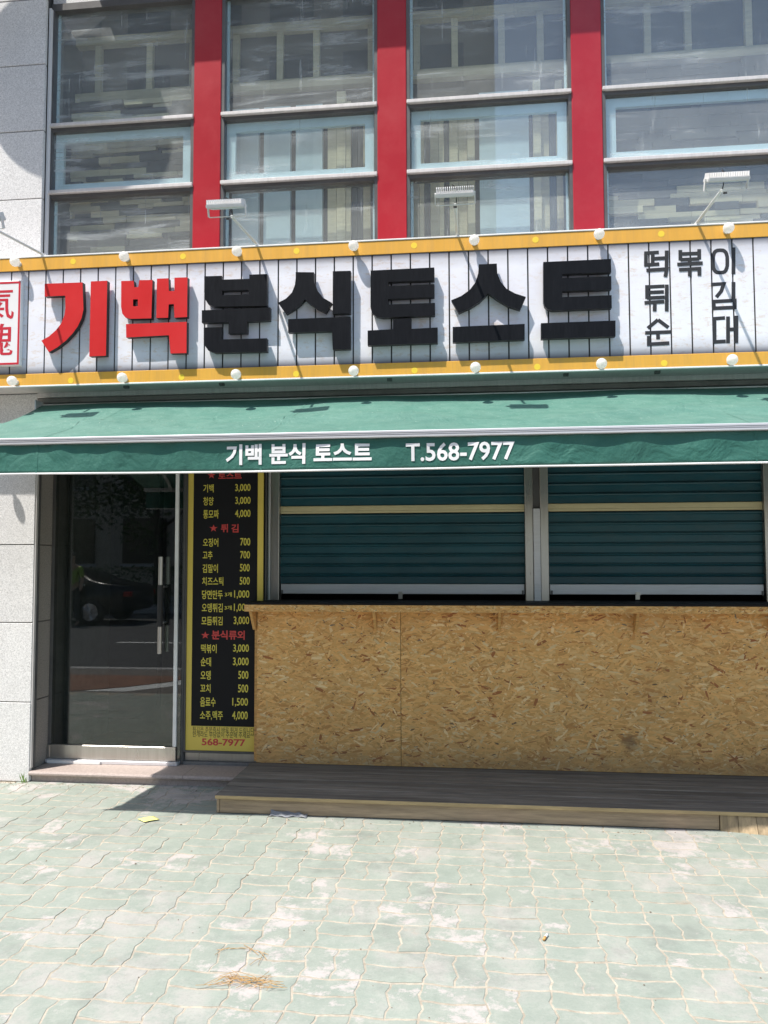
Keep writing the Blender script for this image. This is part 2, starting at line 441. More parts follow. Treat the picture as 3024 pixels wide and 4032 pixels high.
def autosmooth(o, deg=35):
    me = o.data
    for p in me.polygons: p.use_smooth = True
    bm = bmesh.new(); bm.from_mesh(me)
    for e in bm.edges:
        if len(e.link_faces) == 2 and e.calc_face_angle(0) > math.radians(deg): e.smooth = False
    bm.to_mesh(me); bm.free()

def extrude_outline(name, outline, hole, y_front, y_back, mats, parent):
    """flat outline in X,Z (with an optional hole) -> slab with its own depth"""
    bm = bmesh.new()
    es = []
    for loop in [outline] + ([hole] if hole else []):
        vs = [bm.verts.new((x, y_front, z)) for x, z in loop]
        es += [bm.edges.new((vs[i], vs[(i + 1) % len(vs)])) for i in range(len(vs))]
    bmesh.ops.triangle_fill(bm, use_beauty=True, edges=es, normal=(0, -1, 0))
    front = bm.faces[:]
    r = bmesh.ops.extrude_face_region(bm, geom=front)
    for g in r['geom']:
        if isinstance(g, bmesh.types.BMVert): g.co.y = y_back
    bmesh.ops.recalc_face_normals(bm, faces=bm.faces[:])
    verts = [tuple(v.co) for v in bm.verts]
    bm.verts.index_update()
    faces = [tuple(v.index for v in f.verts) for f in bm.faces]
    side = [1 if abs(f.normal.y) < .5 else 0 for f in bm.faces]
    bm.free()
    o = put(name, verts, faces, mats, parent)
    for p, s in zip(o.data.polygons, side): p.material_index = s
    return o

def text_mesh(body, bold):
    cu = bpy.data.curves.new('lettering', 'FONT')
    cu.body = body; cu.offset = bold; cu.resolution_u = 3
    o = bpy.data.objects.new('lettering', cu); COL.objects.link(o)
    bpy.context.view_layer.update()
    me = bpy.data.meshes.new_from_object(o.evaluated_get(bpy.context.evaluated_depsgraph_get()))
    bpy.data.objects.remove(o); bpy.data.curves.remove(cu)
    return me

def text(name, body, x0, x1, z0, z1, y, mat, parent, bold=.02):
    me = text_mesh(body, bold)
    vs = [v.co for v in me.vertices]
    a0 = min(v.x for v in vs); a1 = max(v.x for v in vs); b0 = min(v.y for v in vs); b1 = max(v.y for v in vs)
    V = [(x0 + (v.x - a0) / (a1 - a0) * (x1 - x0), y, z0 + (v.y - b0) / (b1 - b0) * (z1 - z0)) for v in vs]
    F = [tuple(p.vertices) for p in me.polygons]
    bpy.data.meshes.remove(me)
    return put(name, V, F, mat, parent)

def star(cx, cz, r, y, mat, parent, ry=None):
    ry = ry or r
    pts = [(cx + (r if k % 2 == 0 else r * .4) * math.sin(k * math.pi / 5), y, cz + (ry if k % 2 == 0 else ry * .4) * math.cos(k * math.pi / 5)) for k in range(10)]
    return put('star', pts, [tuple(reversed(range(10)))], mat, parent)
RED_L=[
 ([[-2.793,3.299],[-2.532,3.297],[-2.522,3.117],[-2.533,3.062],[-2.558,3.007],[-2.594,2.96],[-2.639,2.915],[-2.696,2.873],[-2.754,2.843],[-2.807,2.921],[-2.756,2.947],[-2.71,2.985],[-2.674,3.028],[-2.652,3.083],[-2.646,3.127],[-2.649,3.214],[-2.791,3.213]], None),
 ([[-2.475,3.301],[-2.363,3.301],[-2.363,2.807],[-2.476,2.806]], None),
 ([[-2.268,3.295],[-2.184,3.293],[-2.179,3.25],[-2.151,3.25],[-2.146,3.295],[-2.057,3.293],[-2.061,3.041],[-2.201,3.043],[-2.235,3.053],[-2.257,3.079],[-2.266,3.124]], [[-2.186,3.17],[-2.154,3.17],[-2.153,3.125],[-2.185,3.125]]),
 ([[-2.027,3.3],[-1.95,3.299],[-1.946,3.215],[-1.909,3.215],[-1.91,3.301],[-1.823,3.3],[-1.823,3.041],[-1.907,3.04],[-1.912,3.129],[-1.946,3.128],[-1.949,3.041],[-2.028,3.042]], None),
 ([[-2.231,3.01],[-1.825,3.01],[-1.824,2.807],[-1.93,2.808],[-1.942,2.927],[-2.228,2.922]], None),
]
BLACK_L=[
 ([[-1.712,3.302],[-1.597,3.3],[-1.595,3.275],[-1.416,3.273],[-1.416,3.3],[-1.301,3.299],[-1.3,3.093],[-1.646,3.102],[-1.682,3.116],[-1.704,3.151],[-1.711,3.201]], [[-1.594,3.203],[-1.42,3.202],[-1.42,3.173],[-1.594,3.174]]),
 ([[-1.726,3.081],[-1.28,3.083],[-1.28,2.999],[-1.428,2.998],[-1.428,2.923],[-1.549,2.924],[-1.549,2.998],[-1.725,3.0]], None),
 ([[-1.712,2.969],[-1.594,2.968],[-1.596,2.888],[-1.299,2.885],[-1.298,2.8],[-1.638,2.803],[-1.68,2.819],[-1.704,2.853],[-1.711,2.895]], None),
 ([[-1.115,3.303],[-0.999,3.297],[-0.997,3.236],[-0.977,3.181],[-0.939,3.131],[-0.883,3.096],[-0.923,3.034],[-0.982,3.065],[-1.025,3.097],[-1.056,3.125],[-1.085,3.094],[-1.123,3.066],[-1.177,3.036],[-1.229,3.11],[-1.177,3.135],[-1.139,3.172],[-1.12,3.22],[-1.115,3.263]], None),
 ([[-0.877,3.298],[-0.764,3.296],[-0.766,3.025],[-0.878,3.027]], None),
 ([[-1.163,3.003],[-0.766,3.004],[-0.766,2.799],[-0.877,2.799],[-0.882,2.917],[-1.162,2.917]], None),
 ([[-0.638,3.292],[-0.24,3.294],[-0.24,3.212],[-0.527,3.216],[-0.527,3.189],[-0.24,3.189],[-0.241,3.108],[-0.528,3.107],[-0.528,3.072],[-0.238,3.071],[-0.238,2.992],[-0.562,2.99],[-0.604,2.999],[-0.63,3.023],[-0.639,3.06]], None),
 ([[-0.498,2.978],[-0.384,2.98],[-0.385,2.913],[-0.222,2.916],[-0.223,2.819],[-0.657,2.818],[-0.657,2.912],[-0.498,2.915]], None),
 ([[0.034,3.301],[0.144,3.301],[0.146,3.24],[0.166,3.187],[0.201,3.141],[0.252,3.11],[0.317,3.086],[0.281,3.007],[0.21,3.033],[0.149,3.072],[0.089,3.118],[0.037,3.066],[-0.02,3.031],[-0.092,3.002],[-0.137,3.083],[-0.076,3.107],[-0.024,3.142],[0.012,3.188],[0.03,3.245]], None),
 ([[-0.129,2.916],[0.308,2.919],[0.307,2.822],[-0.13,2.82]], None),
 ([[0.425,3.298],[0.827,3.299],[0.827,3.216],[0.537,3.219],[0.537,3.194],[0.827,3.193],[0.826,3.112],[0.536,3.113],[0.535,3.076],[0.827,3.076],[0.826,2.997],[0.476,2.996],[0.445,3.005],[0.428,3.025],[0.422,3.054]], None),
 ([[0.406,2.92],[0.847,2.92],[0.845,2.824],[0.405,2.823]], None),
]
STROKES=[
 [[1.034,3.345],[1.12,3.346]],
 [[1.044,3.349],[1.042,3.265]],
 [[1.084,3.343],[1.082,3.269]],
 [[1.032,3.271],[1.121,3.274]],
 [[1.084,3.308],[1.114,3.309]],
 [[1.114,3.309],[1.165,3.309]],
 [[1.166,3.355],[1.163,3.251]],
 [[1.044,3.238],[1.164,3.241],[1.154,3.193]],
 [[1.246,3.355],[1.245,3.291]],
 [[1.356,3.355],[1.355,3.291]],
 [[1.246,3.33],[1.355,3.329]],
 [[1.245,3.295],[1.355,3.295]],
 [[1.3,3.295],[1.299,3.265]],
 [[1.226,3.266],[1.374,3.268]],
 [[1.235,3.233],[1.299,3.234],[1.297,3.19]],
 [[1.299,3.234],[1.354,3.235],[1.353,3.191]],
 [[1.517,3.272],[1.516,3.245],[1.512,3.23],[1.507,3.218],[1.5,3.21],[1.49,3.206],[1.474,3.205],[1.458,3.207],[1.449,3.212],[1.442,3.221],[1.437,3.233],[1.434,3.249],[1.434,3.276],[1.436,3.303],[1.439,3.318],[1.444,3.33],[1.452,3.338],[1.461,3.342],[1.477,3.343],[1.494,3.341],[1.503,3.335],[1.51,3.327],[1.514,3.315],[1.517,3.299],[1.517,3.272]],
 [[1.555,3.356],[1.55,3.193]],
 [[1.036,3.135],[1.149,3.136]],
 [[1.046,3.147],[1.045,3.062]],
 [[1.045,3.101],[1.144,3.101]],
 [[1.045,3.067],[1.148,3.068]],
 [[1.029,3.038],[1.145,3.041]],
 [[1.09,3.041],[1.087,2.983]],
 [[1.162,3.145],[1.158,2.981]],
 [[1.419,3.135],[1.493,3.136],[1.477,3.091],[1.448,3.056]],
 [[1.549,3.145],[1.546,3.04]],
 [[1.431,3.03],[1.553,3.032],[1.552,2.99],[1.433,2.989],[1.431,3.03]],
 [[1.106,2.931],[1.045,2.881]],
 [[1.106,2.931],[1.166,2.881]],
 [[1.029,2.853],[1.179,2.854]],
 [[1.104,2.854],[1.104,2.812]],
 [[1.05,2.834],[1.049,2.783],[1.169,2.786]],
 [[1.426,2.925],[1.495,2.928]],
 [[1.434,2.925],[1.431,2.781]],
 [[1.423,2.784],[1.495,2.786]],
 [[1.512,2.936],[1.508,2.774]],
 [[1.56,2.939],[1.555,2.774]],
 [[1.51,2.857],[1.558,2.858]],
]
MENU=[
 ('토스트',-1.802,-1.632,2.059,2.104,'r'),
 ('★',-1.879,-1.823,2.063,2.110,'r'),
 ('기백',-1.910,-1.835,1.963,2.021,'y'),
 ('3,000',-1.679,-1.568,1.962,2.020,'y'),
 ('청양',-1.910,-1.835,1.871,1.931,'y'),
 ('3,000',-1.678,-1.567,1.871,1.929,'y'),
 ('통모짜',-1.909,-1.796,1.778,1.840,'y'),
 ('4,000',-1.679,-1.567,1.779,1.838,'y'),
 ('★',-1.862,-1.804,1.687,1.736,'r'),
 ('튀',-1.780,-1.729,1.680,1.739,'r'),
 ('김',-1.704,-1.652,1.679,1.738,'r'),
 ('오징어',-1.909,-1.798,1.580,1.640,'y'),
 ('700',-1.639,-1.567,1.587,1.640,'y'),
 ('고추',-1.910,-1.838,1.491,1.550,'y'),
 ('700',-1.639,-1.569,1.496,1.549,'y'),
 ('김말이',-1.910,-1.799,1.397,1.458,'y'),
 ('500',-1.640,-1.570,1.406,1.459,'y'),
 ('치즈스틱',-1.912,-1.759,1.308,1.367,'y'),
 ('500',-1.641,-1.569,1.314,1.368,'y'),
 ('당면만두',-1.912,-1.762,1.213,1.276,'y'),
 ('3개',-1.747,-1.697,1.230,1.262,'y'),
 ('1,000',-1.680,-1.571,1.215,1.275,'y'),
 ('오뎅튀김',-1.912,-1.762,1.122,1.184,'y'),
 ('3개',-1.748,-1.697,1.138,1.169,'y'),
 ('1,000',-1.681,-1.572,1.123,1.183,'y'),
 ('모듬튀김',-1.914,-1.762,1.031,1.092,'y'),
 ('3,000',-1.682,-1.571,1.032,1.093,'y'),
 ('★',-1.915,-1.856,0.939,0.988,'r'),
 ('분식류외',-1.839,-1.602,0.932,0.996,'r'),
 ('떡볶이',-1.915,-1.803,0.838,0.900,'y'),
 ('3,000',-1.684,-1.572,0.841,0.901,'y'),
 ('순대',-1.916,-1.842,0.747,0.809,'y'),
 ('3,000',-1.685,-1.573,0.748,0.810,'y'),
 ('오뎅',-1.916,-1.843,0.653,0.716,'y'),
 ('500',-1.646,-1.574,0.663,0.718,'y'),
 ('꼬치',-1.917,-1.844,0.564,0.624,'y'),
 ('500',-1.647,-1.575,0.570,0.625,'y'),
 ('음료수',-1.917,-1.806,0.468,0.533,'y'),
 ('1,500',-1.687,-1.576,0.471,0.532,'y'),
 ('소주,맥주',-1.917,-1.754,0.376,0.441,'y'),
 ('4,000',-1.688,-1.577,0.377,0.441,'y'),
 ('튀김은 주문즉시 바로 튀겨 드립니다',-1.970,-1.530,0.292,0.331,'k'),
 ('한개라도 부담없이 주문해 주세요^^',-1.970,-1.531,0.258,0.298,'k'),
 ('568-7977',-1.904,-1.593,0.202,0.251,'d'),
]

# ================================================================== THE GROUND
def sheet(name, x0, x1, y0, y1, z, mat):
    return tag(put(name, [(x0, y0, z), (x1, y0, z), (x1, y1, z), (x0, y1, z)], [(0, 1, 2, 3)], mat), kind='structure')

sheet('ground', -120, 120, -120, 60, -.16, 'asphalt')
sheet('road', -70, 70, -12.2, .18, -.145, 'asphalt')
for xx in range(-10, 10):
    sheet('lane_marking', xx * 7.0, xx * 7.0 + 3.4, -4.32, -4.18, -.141, 'road_white')
sheet('edge_marking', -70, 70, -.55, -.42, -.141, 'road_yellow')
tag(box('kerb', -70, 70, .18, .33, -.15, .002, 'kerb', bevel=.012), kind='structure')
sheet('brick_walk', -70, 70, .33, 2.2, -.006, 'walk_grey')
def marking(name, pts, mat): tag(put(name, [(x, y, -.0018) for x, y in pts], [tuple(range(len(pts)))], mat), kind='structure')
marking('orange_marking', [(-6.0, 2.15), (-4.55, 2.1), (-4.1, 1.8), (-3.75, 1.4), (-3.55, .9), (-6.3, .9)], 'orange_paving')
marking('white_marking', [(-4.45, 2.12), (-3.95, 2.1), (-3.6, 1.75), (-3.3, 1.3), (-3.15, .9), (-3.5, .9), (-3.7, 1.4), (-4.05, 1.8)], 'road_white')
tag(box('far_kerb', -70, 70, -12.35, -12.2, -.15, .0, 'kerb', bevel=.012), kind='structure')
sheet('far_pavement', -70, 70, -19.9, -12.35, -.004, 'kerb')
pavement = sheet('pavement', -30, 30, 2.2, 5.8, -.0020, 'sand')
pave_v = pavement.data

# interlocking blocks: cells of two, turned cell by cell; edges wavy one way and zigzag the other
PS = .2225; JG = .0036
def wig(t):   # zigzag across the cell edge, repeats every cell
    t = t % 1.0
    p = [(0, 0), (.16, .0), (.30, .85), (.5, -.0), (.70, -.85), (.84, 0), (1, 0)]
    for (a, b), (c, d) in zip(p, p[1:]):
        if a <= t <= c: return b + (d - b) * (t - a) / (c - a)
    return 0
AV, AH = .0125, .0125
def ex(u, v): return u * PS + AV * wig(v)             # vertical edge at u cells, going along v
def ez(u, v): return v * PS + AH * wig(u + .25)       # horizontal edge at v cells, going along u
KS = [0, .16, .30, .5, .70, .84, 1]
KH = [0, .25, .5]
def block_outline(u0, u1, v0, v1):
    ku = [u0 + (u1 - u0) * k for k in (KS if u1 - u0 > .6 else [0, .32, .6, 1])]
    kv = [v0 + (v1 - v0) * k for k in (KS if v1 - v0 > .6 else [0, .32, .6, 1])]
    P = []
    for u in ku[:-1]: P.append((ex(u, v0), ez(u, v0)) if u in (u0,) else (u * PS, ez(u, v0)))
    for v in kv[:-1]: P.append((ex(u1, v), v * PS if v != v0 else ez(u1, v0)))
    for u in reversed(ku[1:]): P.append((u * PS, ez(u, v1)) if u != u1 else (ex(u1, v1), ez(u1, v1)))
    for v in reversed(kv[1:]): P.append((ex(u0, v), v * PS if v != v1 else ez(u0, v1)))
    return P
def inset(P, d):
    out = []; n = len(P)
    for i in range(n):
        a = Vector(P[i - 1]); b = Vector(P[i]); c = Vector(P[(i + 1) % n])
        e1 = (b - a); e2 = (c - b)
        if e1.length < 1e-6 or e2.length < 1e-6: out.append(tuple(b)); continue
        n1 = Vector((-e1.y, e1.x)).normalized(); n2 = Vector((-e2.y, e2.x)).normalized()
        k = n1 + n2
        k = k / max(.5, k.dot(k) / 2) if k.length > .01 else n1
        out.append((b.x + k.x * d, b.y + k.y * d * 1.75))
    return out
def block_mesh(u0, u1, v0, v1):
    P = block_outline(u0, u1, v0, v1)
    c = Vector(((u0 + u1) / 2 * PS, (v0 + v1) / 2 * PS))
    top = inset(P, JG + .0018); low = inset(P, JG)
    n = len(P)
    V = [(x - c.x, y - c.y, 0) for x, y in top] + [(x - c.x, y - c.y, -.0012) for x, y in low] + [(x - c.x, y - c.y, -.02) for x, y in low]
    F = [tuple(range(n))]
    for r in (0, n):
        for i in range(n):
            j = (i + 1) % n
            F.append((r + i, n + r + i, n + r + j, r + j))
    return mesh_of('paving_block', V, F, 'paving'), c
KINDS = {'h0': (0, 1, 0, .5), 'h1': (0, 1, .5, 1), 'v0': (0, .5, 0, 1), 'v1': (.5, 1, 0, 1)}
BM = {k: block_mesh(*a) for k, a in KINDS.items()}
def in_view(x, y):
    d = Vector((x, y, -1.5)); z = d.dot(_fw)
    if z < .5: return None
    a = d.dot(_rt2) / z * 3150; b = -d.dot(_up2) / z * 3150
    return z if abs(a) < 1560 and b < 2060 else None
cells = []
OX, OY = .023, .012
for i in range(-24, 20):
    for j in range(10, 25):
        for k in (('h0', 'h1') if (i + j) % 2 else ('v0', 'v1')):
            c = BM[k][1]
            x, y = i * PS + c.x + OX, j * PS + c.y + OY
            if y > 5.42 or y < 2.2 + .1: continue
            if y > 5.12 and x < -3.0: continue
            cells.append((in_view(x, y), x, y, k))
vis = sorted((c for c in cells if c[0] is not None), key=lambda c: c[0])
hidden_under = lambda x, y: (x > -1.45 and y > 4.76) or (y > 5.24)
vis_show = [c for c in vis if not hidden_under(c[1], c[2])]
single = set(id(c) for c in vis_show[:300])
rest = MB()
for c in cells:
    _, x, y, k = c
    dz = random.gauss(0, .0006)
    if id(c) in single:
        o = link('paving_block', BM[k][0], pavement, (x, y, dz), (random.gauss(0, .0025), random.gauss(0, .0025), random.gauss(0, .005)))
    else:
        me = BM[k][0]
        rest.add([(v.co.x + x, v.co.y + y, v.co.z + dz) for v in me.vertices], [tuple(p.vertices) for p in me.polygons])
tag(rest.build('paving_blocks_outside', 'paving', pavement), kind='stuff')

# ================================================================== THE BUILDING
YW = 5.165      # granite wall face
YD = 5.42       # door glass
bld = empty('shop_building', (-.5, 5.6, 0), 'grey granite shop building with tall upper windows between red columns', 'building')
zs = [0, .529, 1.064, 1.595, 2.12, 2.64, 3.12, 3.56, 4.022, 4.513, 4.996, 5.48, 5.97, 6.5]
box('wall_core', -9, -3.036, YW + .03, 9, -.1, 6.5, 'concrete', bld)
for a, b in zip(zs, zs[1:]):
    for x0, x1 in ((-4.0, -3.0), (-5.0, -4.004), (-6.0, -5.004)):
        o = box('stone_slab', x0, x1, YW + random.uniform(-.0012, .0012), YW + .031, a + .003, b - .003, 'granite', bld, .0025)
# reveal of the doorway
for a, b in zip(zs[:5], zs[1:6]):
    box('reveal_slab', -3.0355, -3.016, YW + .0325, YD + .1, a + .003, b - .003, 'granite_trim', bld, .002)
box('corner_trim', -3.004, -2.990, YW + .006, YW + .03, .09, 2.62, 'frame_light', bld, .002)
box('corner_strip', -2.9995, -2.985, YW + .034, YW + .05, .09, 2.62, 'frame_dark', bld)
# lintel and soffit above the shop front, behind the sign
box('lintel_panel', -3.0, 3.64, 5.20, 5.60, 2.36, 2.50, 'concrete', bld, .004)
box('soffit_panel', -3.0, 3.64, 5.19, 5.60, 2.515, 2.555, 'frame_dark', bld, .004)
box('fascia_rail', -3.0, 3.64, 5.165, 5.60, 2.57, 2.605, 'concrete', bld, .004)
box('fascia_rail', -3.0, 3.64, 5.157, 5.60, 2.607, 2.66, 'frame_light', bld, .003)
box('upper_slab', -3.0, 3.64, 5.26, 9, 2.67, 3.32, 'concrete', bld)
# ledge one floor up; it shades the heads of the windows
box('ledge', -2.76, 3.64, 4.93, 5.26, 5.80, 6.15, 'granite_trim', bld, .01)
box('upper_wall', -3.0, 3.64, 5.262, 5.6, 5.50, 6.5, 'granite', bld)
mb = MB()
mb.lathe([(-.05, .60), (.05, .60)], (-3.40, 4.63, 6.34), (0, 1, 0), 48)
mb.tube([(-3.40, 4.68, 6.34), (-3.40, YW + .02, 6.34)], .03, 8)
mb.build('unseen_round_sign', 'white_plate', bld)  # unseen disc on a stem, added to cast the curved shadow on the granite

# red columns
RED = [(-1.931, -1.735), (-.638, -.440), (.657, .854), (2.15, 2.345), (3.44, 3.63)]
for x0, x1 in RED:
    rc = box('red_column', x0, x1, 5.236, 5.40, 3.32, 6.2, 'red_panel', bld, .004)
for x in (-1.825, .72):
    mb = MB(); mb.box(x, x + .012, 5.16, 5.235, 3.50, 3.60); mb.box(x + .0125, x + .035, 5.2, 5.235, 3.50, 3.595)
    mb.build('angle_bracket', 'aluminium', bld)

# windows of the upper floor: fixed light, opening sash, fixed light
BAYS = [(-3.0, -1.931), (-1.735, -.638), (-.440, .657), (.854, 2.15), (2.345, 3.44)]
ZT = [3.34, 4.078, 4.566, 5.44]
for bi, (x0, x1) in enumerate(BAYS):
    fm = MB()
    for a, b in ((x0, x0 + .022), (x1 - .022, x1)): fm.box(a, b, 5.243, 5.34, ZT[0], ZT[3] + .05)
    fm.box(x0 + .022, x1 - .022, 5.245, 5.34, ZT[3], ZT[3] + .05)
    fm.box(x0 + .022, x1 - .022, 5.245, 5.34, ZT[0] - .02, ZT[0] + .02)
    win = fm.build('window', 'frame_dark', bld)
    for z in (ZT[1], ZT[2]):
        box('transom', x0 + .002, x1 - .002, 5.222, 5.285, z + .002, z + .027, 'frame_light', win, .003)
        box('gasket', x0 + .0225, x1 - .0225, 5.247, 5.335, z - .022, z + .001, 'frame_dark', win)
    if bi == 0:
        box('sealant_strip', x0 - .004, x0 + .012, 5.215, 5.242, ZT[0], ZT[3], 'white_plate', win)
    for lo, hi, yy in ((ZT[0] + .02, ZT[1] - .023, 5.29), (ZT[1] + .025, ZT[2] - .023, 5.272), (ZT[2] + .025, ZT[3], 5.29)):
        box('pane', x0 + .0225, x1 - .0225, yy, yy + .006, lo, hi, 'glass_up', win)
    # pale border of the opening sash, mitred, just behind its glass
    a0, a1, b0, b1, w = x0 + .03, x1 - .03, ZT[1] + .03, ZT[2] - .030, .062
    O = [(a0, b0), (a1, b0), (a1, b1), (a0, b1)]; I = [(a0 + w, b0 + w), (a1 - w, b0 + w), (a1 - w, b1 - w), (a0 + w, b1 - w)]
    for k in range(4):
        q = [O[k], O[(k + 1) % 4], I[(k + 1) % 4], I[k]]
        V = [(x, 5.284, z) for x, z in q] + [(x, 5.31, z) for x, z in q]
        put('sash_border', V, [(0, 1, 2, 3), (7, 6, 5, 4), (0, 4, 5, 1), (1, 5, 6, 2), (2, 6, 7, 3), (3, 7, 4, 0)], 'int_blue', win)
    # seal bead along the pane edges
    for z0_, z1_ in ((ZT[0] + .02, ZT[1] - .024), (ZT[2] + .026, ZT[3])):
        m2 = MB()
        m2.box(x0 + .023, x0 + .04, 5.2965, 5.31, z0_, z1_); m2.box(x1 - .04, x1 - .023, 5.2965, 5.31, z0_, z1_)
        m2.box(x0 + .0405, x1 - .0405, 5.2965, 5.31, z0_, z0_ + .02)
        m2.build('glazing_bead', 'int_blue', win)

# what stands behind the upper glass
room = box('interior_back_wall', -3.0, 3.64, 6.62, 6.7, 3.32, 5.5, 'plank_int_dark', bld)
box('interior_ceiling', -3.0, 3.64, 5.42, 6.61, 5.46, 5.5, 'grey_interior', bld)
box('interior_floor', -3.0, 3.64, 5.42, 6.61, 3.325, 3.34, 'grey_interior', bld)
rr = random.Random(5)
clad = []
for (xa, xb) in ((-2.95, -1.75), (.75, 2.4), (2.5, 3.4)):
    z = 3.36
    while z < 4.86:
        h = rr.choice((.032, .04, .05))
        x = xa + rr.uniform(-.25, 0)
        while x < xb:
            w = rr.uniform(.12, .42)
            if x + w > xa and rr.random() < .93:
                clad.append((max(x, xa), min(x + w, xb) - .004, z, z + h - .003, rr.uniform(.0, .03), rr.random() < .52))
            x += w
        z += h
for x0, x1, z0, z1, d, tan in clad[:285]:
    box('cladding_strip', x0, x1, 5.47 - d, 5.50, z0, z1, 'plank_int_tan' if tan else 'plank_int_dark', room)
mb = MB()
for x0, x1, z0, z1, d, tan in clad[285:]: mb.box(x0, x1, 5.47 - d, 5.50, z0, z1)
if mb.v: tag(mb.build('cladding_strips_upper', 'plank_int_dark', room), kind='stuff')
for xa, xb in ((-1.02, -.62), (-.42, .02), (.42, .62)):
    x = xa
    while x < xb - .02:
        w = rr.uniform(.03, .075)
        box('upright_board', x, min(x + w, xb) - .003, 5.47 - rr.uniform(0, .03), 5.50, 3.36, 4.82 - rr.uniform(0, .2), rr.choice(('plank_int_tan', 'plank_int_tan', 'plank_int_dark')), room)
        x += w
for xa, xb in ((-1.74, -1.04), (.03, .41)):
    n = 3 if xb - xa > .5 else 1
    for k in range(n):
        a = xa + (xb - xa) * k / n; b = xa + (xb - xa) * (k + 1) / n
        box('pale_panel', a + .02, b - .02, 5.455, 5.50, 3.36, 4.74, 'int_blue', room)
# timber framing above
box('header_beam', -2.95, 3.5, 5.50, 5.56, 4.90, 4.97, 'plank_int_tan', room)
box('top_beam', -2.95, 3.5, 5.50, 5.56, 5.34, 5.40, 'plank_int_tan', room)
x = -2.8
while x < 3.4:
    box('timber_post', x, x + .045, 5.51, 5.55, 4.975, 5.335, 'plank_int_tan', room)
    x += rr.choice((.27, .33, .40))
box('dark_board', -2.95, 3.5, 5.60, 5.62, 4.6, 5.46, 'plank_int_dark', room)

# ground-floor shop room behind door and shutters
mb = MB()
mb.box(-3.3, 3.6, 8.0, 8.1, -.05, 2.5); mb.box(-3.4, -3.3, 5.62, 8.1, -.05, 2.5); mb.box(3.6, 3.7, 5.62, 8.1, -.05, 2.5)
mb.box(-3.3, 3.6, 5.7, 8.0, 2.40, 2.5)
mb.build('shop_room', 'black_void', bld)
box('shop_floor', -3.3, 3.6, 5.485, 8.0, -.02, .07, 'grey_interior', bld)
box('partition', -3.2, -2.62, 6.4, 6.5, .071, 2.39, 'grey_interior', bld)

# doorway: glass door, sidelight and threshold
door = box('door', -2.988, -2.0985, YD, YD + .010, .196, 2.33, 'glass_door', bld)
box('bottom_rail', -2.988, -2.072, YD - .012, YD + .024, .098, .194, 'steel', door, .003)
box('edge_seal', -2.098, -2.073, YD - .006, YD + .014, .196, 2.33, 'white_metal', door, .002)
box('door_hinge_block', -3.012, -2.991, YD - .010, YD + .02, .100, .19, 'steel', door, .002)
box('door_side_frame', -3.0155, -2.991, YD + .003, YD + .05, .09, 2.35, 'frame_dark', bld, .002)
for hx, y0, part in ((-2.178, YD - .060, 0), (-2.170, YD + .058, 1)):
    mb = MB().tube([(hx, y0, .842), (hx, y0, 1.510)], .0155, 14)
    for z in (1.05, 1.30):
        mb.tube([(hx, y0, z), (hx, YD - .001 if part == 0 else YD + .011, z)], .008, 8)
    h = mb.build('handle', 'steel', door, True); autosmooth(h)
    g = MB().tube([(hx, y0, 1.027), (hx, y0, 1.315)], .0195, 14).build('grip_wrap', 'rubber', door, True); autosmooth(g)
box('threshold', -3.012, -2.056, 5.385, 5.48, .073, .0965, 'aluminium', bld, .002)
box('threshold_strip', -2.99, -2.60, 5.368, 5.384, .073, .094, 'white_metal', bld, .002)
box('sidelight_glass', -2.068, -2.046, YD + .002, YD + .010, .1, 2.33, 'glass_door', bld)
box('sidelight_post', -2.052, -2.035, 5.44, 5.53, .073, 2.33, 'frame_dark', bld, .003)
box('sidelight_sill', -2.034, -1.40, 5.475, 5.55, .09, .150, 'steel', bld, .004)
box('sill_base', -2.034, -1.40, 5.45, 5.56, .02, .089, 'concrete', bld)
box('glass_strip', -1.475, -1.474 + .004, 5.5, 5.54, 1.2, 2.33, 'frame_dark', bld)
box('strip_glass', -1.470, -1.462, 5.56, 5.60, 1.2, 2.33, 'glass_door', bld)

# shutter posts and roller shutters
YP = 5.60
box('shutter_post', -1.4535, -1.393, YP - .02, YP + .06, 1.20, 2.36, 'steel', bld, .003)
box('post_cover_strip', -1.472, -1.456, YP - .03, YP + .02, 1.20, 2.36, 'white_metal', bld, .002)
mp = box('shutter_post', .338, .392, YP - .02, YP + .06, 1.20, 2.36, 'steel', bld, .003)
box('post_cover', .394, .440, YP - .032, YP + .03, 1.20, 1.835, 'aluminium', mp, .002)
box('post_channel', .394, .440, YP - .004, YP + .03, 1.837, 2.36, 'frame_dark', mp)
box('shutter_post', .4415, .496, YP - .022, YP + .06, 1.20, 2.36, 'steel', bld, .003)
box('shutter_post', 3.422, 3.5, YP - .02, YP + .06, 1.20, 2.36, 'steel', bld, .003)
box('shutter_post', 1.915, 2.00, YP - .02, YP + .06, 1.20, 2.36, 'steel', bld, .003)
SP = .0706
slat_prof = [(.006, .000), (.004, .004), (.004, .048), (.000, .051), (-.009, .054), (-.012, .060), (-.009, .0655), (.008, .067), (.008, .0712)]
def slat_mesh(w, prof, mat):
    n = len(prof); V = []; F = []
    for x in (-w / 2, w / 2):
        V += [(x, dy, dz) for dy, dz in prof]
    for i in range(n - 1): F.append((i, n + i, n + i + 1, i + 1))
    return mesh_of('slat', V, F, mat)
band_prof = [(.000, .000), (-.004, .002), (-.006, .014), (-.006, .016), (-.003, .018), (-.005, .034), (-.005, .052), (.000, .054), (.002, .055)]
